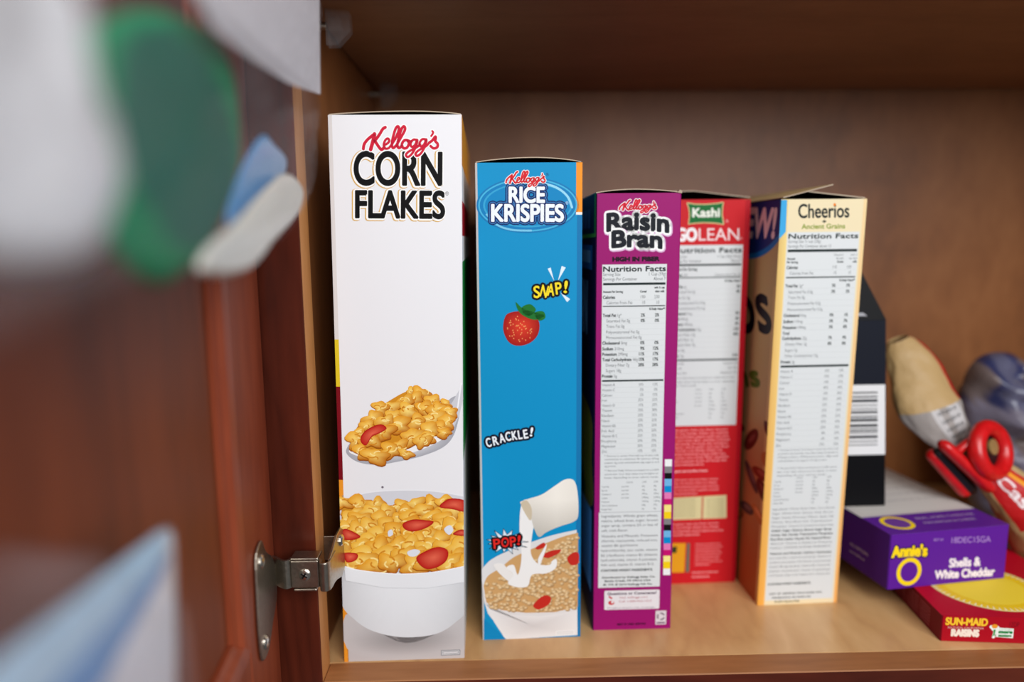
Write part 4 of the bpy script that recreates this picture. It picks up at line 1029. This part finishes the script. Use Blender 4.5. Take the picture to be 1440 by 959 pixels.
# bent pressed-steel arm: outline seen from above, extruded upwards
def ribbon(bm, path, th, z0, z1):
    L_ = []; R_ = []
    for i, p in enumerate(path):
        a = path[max(0, i-1)]; b = path[min(len(path)-1, i+1)]; dx, dy = b[0]-a[0], b[1]-a[1]; d = math.hypot(dx, dy); nx, ny = -dy/d*th/2, dx/d*th/2
        L_.append((p[0]+nx, p[1]+ny)); R_.append((p[0]-nx, p[1]-ny))
    q = L_+R_[::-1]
    n_ = len(q); m_ = len(path)
    lo = [bm.verts.new(hw((x, y, z0))) for x, y in q]; hi = [bm.verts.new(hw((x, y, z1))) for x, y in q]
    for i in range(n_): bm.faces.new((lo[i], lo[(i+1) % n_], hi[(i+1) % n_], hi[i]))
    for i in range(m_-1):
        bm.faces.new((lo[i], lo[i+1], lo[n_-2-i], lo[n_-1-i])); bm.faces.new((hi[i], hi[n_-1-i], hi[n_-2-i], hi[i+1]))
bm = bmesh.new()
ribbon(bm, smooth_open([(-.1265, .3705), (-.1230, .3690), (-.1190, .3655), (-.1160, .3640), (-.1135, .3660), (-.1120, .3695), (-.1085, .3700), (-.1040, .3700)], 5), .0014, .0665, .0825)
bm_obj('hinge_arm', bm, M_STEEL, hinge)
bm = bmesh.new()
add_box(bm, -.1135, -.0985, .3640, .3655, .0665, .0820, M=CM)
add_box(bm, -.1135, -.0985, .3640, .3740, .0820, .0835, M=CM); add_box(bm, -.1125, -.1000, .3640, .3740, .0645, .0660, M=CM)
add_box(bm, -.1135, -.0985, .3655, .3738, .0660, .0672, M=CM)
bm_obj('adjusting_block', bm, M_STEEL, hinge, bevel=.0006)
bm = bmesh.new()
ribbon(bm, smooth_open([(-.1000, .3660), (-.0975, .3650), (-.0965, .3610), (-.0955, .3600), (-.0935, .3602), (-.0922, .3625), (-.0919, .3680), (-.0920, .3760)], 5), .0013, .0665, .0825)
add_prism(bm, [(.3640, .0825), (.3720, .0845), (.3820, .0885), (.3925, .0885), (.3970, .0860), (.3990, .0620), (.3900, .0600), (.3780, .0640), (.3640, .0665)], 0, -.0934, -.0920, M=CM)
add_box(bm, -.1039, -.0930, .3978, .3990, .0665, .0812, M=CM)
bm_obj('frame_clip', bm, M_STEEL, hinge, bevel=.0005)
bm = bmesh.new(); dome(bm, hw((-.1060, .3640, .0742)), (0, -1, 0), .0032, .0012)
bm_obj('adjusting_screw', bm, M_SCREW, hinge)
bm = bmesh.new()
for a in (0.6, 0.6+math.pi/2):
    Mx = Matrix.Translation(hw((-.1060, .36275, .0742))) @ Matrix.Rotation(a, 4, 'Y'); add_box(bm, -.0019, .0019, -.0002, .0002, -.0005, .0005, M=Mx)
bm_obj('screw_slot', bm, M_BLACKP, hinge)
bm = bmesh.new(); dome(bm, hw((-.0920, .3900, .0820)), (1, 0, 0), .0034, .0022); bm_obj('clip_screw', bm, M_SCREW, hinge)

# adjustable shelf overhead and its clear supports
bm = bmesh.new(); add_box(bm, -.1085, .620, .4040, .6880, .3880, .4040)
us = bm_obj('upper_shelf', bm, M_UNDER, None, bevel=.0006)
tag(us, 'upper wooden shelf overhead, seen from below', 'shelf')
def shelf_pin(Yc, label):
    r = empty('shelf_pin', (-.104, Yc, .3740)); tag(r, label, 'shelf pin', 'clear shelf supports on the left cabinet side')
    bm = bmesh.new()
    add_prism(bm, [(.0042, .0138), (.0185, .0122), (.0190, .0010), (.0110, -.0070), (.0042, -.0072)], 1, -.0042, -.0026)
    add_prism(bm, [(.0042, .0138), (.0185, .0122), (.0190, .0010), (.0110, -.0070), (.0042, -.0072)], 1, .0026, .0042)
    add_box(bm, .0042, .0060, -.0042, .0042, -.0070, .0138); add_box(bm, .0042, .0186, -.0042, .0042, .0106, .0122)
    add_box(bm, .0060, .0130, -.0030, .0030, .0020, .0090)
    bm_obj('bracket', bm, M_CLEAR, r, bevel=.0004)
    bm = bmesh.new(); add_cyl(bm, (-.010, 0, .0046), (.0044, 0, .0046), .0023, n=16); bm_obj('stem', bm, M_STEEL, r)
shelf_pin(.4476, 'front clear plastic shelf support under the upper shelf, nearest the door')
shelf_pin(.6480, 'rear clear plastic shelf support, deep in the upper left corner')

# ================================================================== soft goods
def pillow(name, outline, place, tf, tb, colfn, mat, seed=0, crumple=.3, rings=12, power=.6, parent=None, fsc=60):
    """cushion-like shell on a star-shaped outline; place(a, b, h) -> point"""
    P = smooth_closed(outline, 5); n = len(P); cx = sum(p[0] for p in P)/n; cy = sum(p[1] for p in P)/n
    V = []; Fc = []; Cc = []
    for side_, T in ((1, tf), (-1, tb)):
        base = len(V)
        for i in range(rings+1):
            r = i/rings
            for k in range(n):
                a = cx+(P[k][0]-cx)*r; b = cy+(P[k][1]-cy)*r
                h = T*(1-r**3)**power
                nz = pnoise(Vector((a*fsc, b*fsc, seed*3.1+side_)))+.5*pnoise(Vector((a*fsc*2.3, b*fsc*2.3, seed+9)))
                h *= 1+crumple*nz*1.2
                V.append(place(a, b, side_*max(h, 0) if r < 1 else 0)); Cc.append(lin(colfn(a, b)))
        for i in range(rings):
            for k in range(n):
                q = (base+i*n+k, base+(i+1)*n+k, base+(i+1)*n+(k+1) % n, base+i*n+(k+1) % n)
                Fc.append(q if side_ > 0 else q[::-1])
    me = bpy.data.meshes.new(name); me.from_pydata([tuple(v) for v in V], [], Fc)
    at = me.color_attributes.new('ink', 'FLOAT_COLOR', 'POINT'); at.data.foreach_set('color', [x for c in Cc for x in c])
    me.polygons.foreach_set('use_smooth', [True]*len(me.polygons)); me.update()
    bm = bmesh.new(); bm.from_mesh(me); bmesh.ops.remove_doubles(bm, verts=bm.verts[:], dist=1e-6); bmesh.ops.recalc_face_normals(bm, faces=bm.faces[:]); bm.to_mesh(me); bm.free()
    return link(name, me, mat, parent)
def on_door(t0): return lambda a, b, h: dpt(a, b, t0+h)

# things in the clear bag that hangs on the door
g = pillow('green_packet', [(.2606,.2827),(.2505,.2899),(.2221,.3002),(.1803,.3065),(.1591,.3002),(.1594,.2755),(.1936,.2522),(.2184,.2451),(.2347,.2437),(.2501,.2485),(.2562,.2559),(.2578,.2687),(.262,.2759)],
    on_door(.0318), .003, .003, lambda a, b: (6, 140, 92) if (a-.212)**2/.0016+(b-.274)**2/.00058 > 1 else (12, 104, 84), MATTE_FILM, 1, .15)
tag(g, 'rounded deep green packet inside the clear bag hanging on the door', 'packet')
def leaf(name, pts, t, th, c, label, cat, seed, mat=None, cr=.3):
    o = pillow(name, pts, on_door(t), th, th, c if callable(c) else (lambda a, b: c), mat or CARD_SOFT, seed, cr); tag(o, label, cat); return o
w = leaf('white_plastic_bag', [(.330,.2500),(.3330,.300),(.3300,.350),(.300,.362),(.2900,.320),(.2860,.2880),(.2790,.2809),(.2760,.2703),(.2715,.2612),(.2765,.2540),(.2840,.2500),(.2943,.2490),(.310,.2500)], .0405, .0035, (238, 238, 242),
    'crumpled white plastic bag at the far left, left of the green packet', 'bag', 2, cr=.5)
leaf('blue_card', [(.1139,.2902),(.0900,.2895),(.0663,.2866),(.0768,.2783),(.1150,.2660),(.1489,.2567),(.1697,.2583),(.1489,.2744)], .0295, .0012, (96, 160, 216),
    'small sky blue card right of the green packet in the hanging bag', 'card', 3, cr=.1)
leaf('folded_napkin', [(.0585,.2737),(.0700,.2660),(.0887,.2606),(.1300,.2520),(.1693,.2439),(.2133,.2449),(.2092,.2506),(.1779,.2581),(.1400,.2690),(.106,.2771),(.078,.2780)], .0345, .0016, (224, 222, 212),
    'folded off-white napkin at the bottom of the hanging bag, below the blue card', 'napkin', 4, cr=.3)
# white sheet of paper: thin curved sheet with real thickness
bm = bmesh.new()
sheet = [(.0322,.3202),(.1073,.3094),(.1621,.3045),(.2069,.3009),(.2251,.3042),(.226,.352),(.120,.405),(.0074,.3961)]
lo = [bm.verts.new(dpt(s, z, .0392+.0010*math.sin(s*30))) for s, z in sheet]; hi = [bm.verts.new(dpt(s, z, .0396+.0010*math.sin(s*30))) for s, z in sheet]
bm.faces.new(lo); bm.faces.new(hi[::-1])
for k in range(len(sheet)): bm.faces.new((lo[k], hi[k], hi[(k+1) % len(sheet)], lo[(k+1) % len(sheet)]))
o = bm_obj('paper_sheet', bm, plain('white_paper', (232, 230, 236), .6, bump=.1, bscale=300)); tag(o, 'plain white sheet of paper in the hanging bag, above the blue card', 'paper')
o = pillow('clear_bag', [(-.004,.400),(.0180,.3165),(.0480,.2738),(.0900,.2507),(.1750,.2400),(.2500,.2400),(.330,.2400),(.3340,.320),(.333,.420),(.150,.430)], on_door(.0012), .0462, .0006, lambda a, b: (225, 220, 225), M_FILM, 5, .04, 16, .22)
tag(o, 'clear plastic bag of odds and ends hanging on the open door', 'bag')
# packet in the lower left foreground
def pk(a, b):
    # bands run parallel to the slanted upper edge
    k = (a-.2055)*.45+.1745+ (0 if a > .2 else 0)
    top = .1815+(a-.2055)*.12
    d = top-b
    if a < .2125: return (222, 222, 230)
    if d < .0115: return (176, 204, 228)
    if d < .0195+(a-.21)*.10: return (96, 152, 208)
    return (224, 224, 232)
def pk(a, b):
    d = (.1800+(a-.2055)*.13)-b
    e = (a-.2055)
    if e < .004: return (218, 222, 232)
    if d < .004+e*.11: return (176, 206, 230)
    if d < .0055+e*.30: return (92, 148, 206)
    return (222, 222, 232)
o = pillow('blue_and_white_packet', [(.2052,.1803),(.2035,.1700),(.2107,.1334),(.2175,.0989),(.2829,.0950),(.325,.110),(.328,.1941),(.3017,.1925),(.2774,.1897),(.25,.1865),(.225,.1838)], on_door(.020), .0016, .0016, pk, CARD_SOFT, 6, .15, 30)
tag(o, 'blue and white packet standing in the lower left corner before the door', 'packet')
o = pillow('clear_pouch', [(.192,.150),(.196,.060),(.330,.060),(.333,.180),(.300,.196),(.262,.1935),(.2403,.1930),(.215,.168)], on_door(.0012), .0262, .0006, lambda a, b: (225, 220, 225), M_FILM, 7, .05, 14, .22)
tag(o, 'clear plastic pouch on the door around the blue and white packet', 'pouch')

# crinkled tan bag with its red clip
ST = [((.440, .500, .030), .030, .028), ((.412, .498, .0345), .032, .028), ((.388, .494, .052), .022, .018), ((.372, .493, .067), .0165, .012), ((.358, .495, .081), .0125, .006), ((.3425, .500, .0925), .0095, .0030),
      ((.3350, .509, .105), .0165, .007), ((.3265, .522, .124), .0230, .013), ((.3225, .534, .146), .0195, .012), ((.316, .541, .163), .0150, .010), ((.3125, .544, .172), .0080, .006)]
def catm(a, b, c, d, t): return .5*((2*b)+(-a+c)*t+(2*a-5*b+4*c-d)*t*t+(-a+3*b-3*c+d)*t**3)
def station(u):
    x = u*(len(ST)-1); i = min(int(x), len(ST)-2); t = x-i
    p = [ST[max(0, min(len(ST)-1, j))] for j in (i-1, i, i+1, i+2)]
    c = Vector([catm(*[q[0][k] for q in p], t) for k in range(3)])
    return c, catm(*[q[1] for q in p], t), catm(*[q[2] for q in p], t)
def bagpt(u, v, h=0):
    c, ra, rb = station(max(0, min(1, u))); c1 = station(min(1, u+.01))[0]; c0 = station(max(0, u-.01))[0]
    d = (c1-c0); d.y = 0; d.normalize(); up = Vector((-d.z, 0, d.x))       # across the bag, in the picture-facing plane
    th = v*2*math.pi
    q = 1+.09*pnoise(Vector((u*14, math.cos(th)*2.2, math.sin(th)*2.2)))+.05*pnoise(Vector((u*30, math.cos(th)*5, math.sin(th)*5+4)))
    return c+up*(ra*q*math.cos(th))*-1+Vector((0, -1, 0))*(rb*q+h)*math.sin(th)
root = empty('tan_snack_bag', (.40, .498, 0)); tag(root, 'crinkled tan bag with red trim lying folded behind the purple box', 'bag')
RM = Matrix.Translation((-.40, -.498, 0))
ink = Ink(); NU, NV = 90, 48
def bagcol(u, v):
    if u > .70:
        if .005 < v < .085: return (176, 20, 22)
        return (184, 152, 104)
    if u > .52: return (188, 184, 184) if .12 < v < .2 or .26 < v < .30 else (150, 142, 138)
    if .20 < u < .395 and .10 < v < .40: return (188, 18, 24) if not (.145 < v < .185) else (232, 150, 30)
    if u < .1: return (184, 26, 26) if v > .2 else (176, 150, 104)
    return (182, 154, 108)
for i in range(NU):
    for j in range(NV):
        u0, u1, v0, v1 = i/NU, (i+1)/NU, j/NV, (j+1)/NV
        c = lin(bagcol((u0+u1)/2, (v0+v1)/2))
        ink.add([RM @ bagpt(a, b) for a, b in ((u0, v0), (u1, v0), (u1, v1), (u0, v1))], [c]*4)
for u in (0, 1):
    ink.add([RM @ bagpt(u, j/NV) for j in range(NV)], [lin((176, 150, 104))]*NV)
f = Face(ink, 1, 1, lambda u, v, h: RM @ bagpt(u, v, h*4))
f.text('Cas', lambda x, y: (.385-x*.085, .30-y*.12), (240, 224, 226), 3, bold=.003, res=4)
for k in range(5): f.text('net weight ounces', lambda x, y, k=k: (.69-k*.028-y*.022, .15+x*.016), (60, 62, 66), 3, res=2)
o = ink.build('bag_body', PAPERBAG, root)
me = o.data; bm = bmesh.new(); bm.from_mesh(me); bmesh.ops.remove_doubles(bm, verts=bm.verts[:], dist=1e-6); bm.to_mesh(me); bm.free(); me.polygons.foreach_set('use_smooth', [True]*len(me.polygons))

clip = empty('bag_clip', (.345, .494, .092)); tag(clip, 'red plastic bag clip pinching the neck of the tan bag', 'clip')
KM = Matrix.Translation((-.345, -.494, -.092))
def kb(name, bm, mat, **k):
    bmesh.ops.transform(bm, matrix=KM, verts=bm.verts[:]); return bm_obj(name, bm, mat, clip, **k)
def bar(bm, p0, p1, wy, r, n=16):
    """rounded bar, flattened: capsule along p0-p1"""
    p0 = Vector(p0); p1 = Vector(p1); d = (p1-p0).normalized(); a = Vector((0, -1, 0)); b = d.cross(a); rows = []
    for s, k in ((0, .01), (.02, .6), (.06, .9), (.12, 1), (.88, 1), (.94, .9), (.98, .6), (1, .01)):
        c = p0.lerp(p1, s); rows.append([bm.verts.new(c+a*wy*k*math.cos(2*math.pi*i/n)+b*r*k*math.sin(2*math.pi*i/n)) for i in range(n)])
    for q in range(len(rows)-1):
        for i in range(n): bm.faces.new((rows[q][i], rows[q][(i+1) % n], rows[q+1][(i+1) % n], rows[q+1][i]))
    bm.faces.new(rows[0][::-1]); bm.faces.new(rows[-1])
bm = bmesh.new(); bar(bm, (.3150, .487, .1060), (.3530, .483, .0700), .0060, .0044); kb('jaw', bm, M_RED, smooth=True)
bm = bmesh.new(); bar(bm, (.3140, .497, .0960), (.3440, .495, .0625), .0050, .0050); kb('jaw', bm, M_RED, smooth=True)
bm = bmesh.new(); bar(bm, (.3160, .4935, .0985), (.3470, .4915, .0655), .0036, .0040); kb('rubber_grip', bm, M_BLACKP, smooth=True)
nr = Vector((.45, -.85, .28))
bm = bmesh.new(); add_ring(bm, (.3530, .4880, .0985), nr, .0162, .0058, sx=1.04, flat=1.0); kb('ring_handle', bm, M_RED, smooth=True)
bm = bmesh.new(); nn_ = nr.normalized(); cc_ = Vector((.3530, .4895, .0985)); add_cyl(bm, cc_, cc_-nn_*.004, .0138, n=32); kb('magnet_holder', bm, M_BLACKP, smooth=False)
bm = bmesh.new(); q_ = cc_+nn_*.0001+Vector((.0015, 0, .002)); add_cyl(bm, q_, q_+nn_*.0016, .0056, n=28); kb('magnet', bm, M_MAG)
bm = bmesh.new(); bar(bm, (.3270, .487, .0980), (.3420, .487, .1100), .0035, .0030); kb('arm', bm, M_RED, smooth=True)
bm = bmesh.new(); bar(bm, (.3480, .485, .0760), (.3640, .487, .0870), .0035, .0030); kb('arm', bm, M_RED, smooth=True)
bm = bmesh.new()
for k in range(7):
    p = Vector((.3335, .484, .0955)).lerp(Vector((.3475, .484, .0830)), k/6); add_cyl(bm, p, p+Vector((.0022, -.0006, .0024)), .0009, .0003, n=8)
kb('teeth', bm, M_SCREW)

# see-through bag of bread at the back right
def bc(a, b):
    k = pnoise(Vector((a*45, b*45, 3)))
    if b > .108 and k > -.25 and a < .47: return (50, 54, 92) if k < .12 else (90, 90, 114)
    if b < .11 and a < .44: return (118, 112, 128)
    return (134, 122, 118) if k > 0 else (112, 98, 96)
o = pillow('bread_bag', [(.412,.0450),(.4060,.085),(.4040,.120),(.412,.143),(.430,.151),(.452,.146),(.472,.118),(.500,.100),(.560,.090),(.575,.045),(.560,.004),(.440,.004),(.420,.012)],
    lambda a, b, h: Vector((a, .600-h, b)), .034, .026, bc, CARD_SOFT, 11, .6, 14, .55, fsc=48)
tag(o, 'crumpled grey and blue plastic bag of bread in the far right corner', 'bag')

# ================================================================== camera and light
cam = bpy.data.cameras.new('camera'); co = bpy.data.objects.new('camera', cam); COL.objects.link(co)
X = Vector((.9997, -.0208, -.0099)); Yv = Vector((.0127, .1412, .9899)); Zv = Vector((-.0192, -.9898, .1414))
X.normalize(); Zv = (Zv-X*Zv.dot(X)).normalized(); Yv = Zv.cross(X)
co.matrix_world = Matrix(((X.x, Yv.x, Zv.x, 0), (X.y, Yv.y, Zv.y, 0), (X.z, Yv.z, Zv.z, .252), (0, 0, 0, 1)))
cam.sensor_width = 36; cam.lens = 25.0; cam.clip_start = .01
cam.dof.use_dof = True; cam.dof.focus_distance = .40; cam.dof.aperture_fstop = 2.6
SC.camera = co

def area(name, loc, tgt, sx, sy, power, c):
    L = bpy.data.lights.new(name, 'AREA'); L.shape = 'RECTANGLE'; L.size = sx; L.size_y = sy; L.energy = power; L.color = c
    o = bpy.data.objects.new(name, L); COL.objects.link(o); o.location = loc
    o.rotation_euler = (Vector(tgt)-Vector(loc)).to_track_quat('-Z', 'Y').to_euler(); return o
area('window_light', (.50, -.72, .70), (.1, .5, .15), .9, .8, 17.5, (.97, .985, 1))
area('ceiling_light', (-.1, -.7, 1.5), (.1, .4, .1), .9, .7, 5, (1, .95, .88))
W = bpy.data.worlds.new('world'); SC.world = W; W.use_nodes = True
bg = W.node_tree.nodes['Background']; bg.inputs[0].default_value = (.80, .84, .90, 1); bg.inputs[1].default_value = .12
SC.view_settings.view_transform = 'Standard'; SC.view_settings.look = 'None'; SC.view_settings.gamma = 1; SC.view_settings.exposure = .16
SC.view_settings.use_curve_mapping = False
SC.cycles.use_denoising = True; SC.cycles.max_bounces = 8; SC.cycles.transparent_max_bounces = 16
SC.render.film_transparent = False
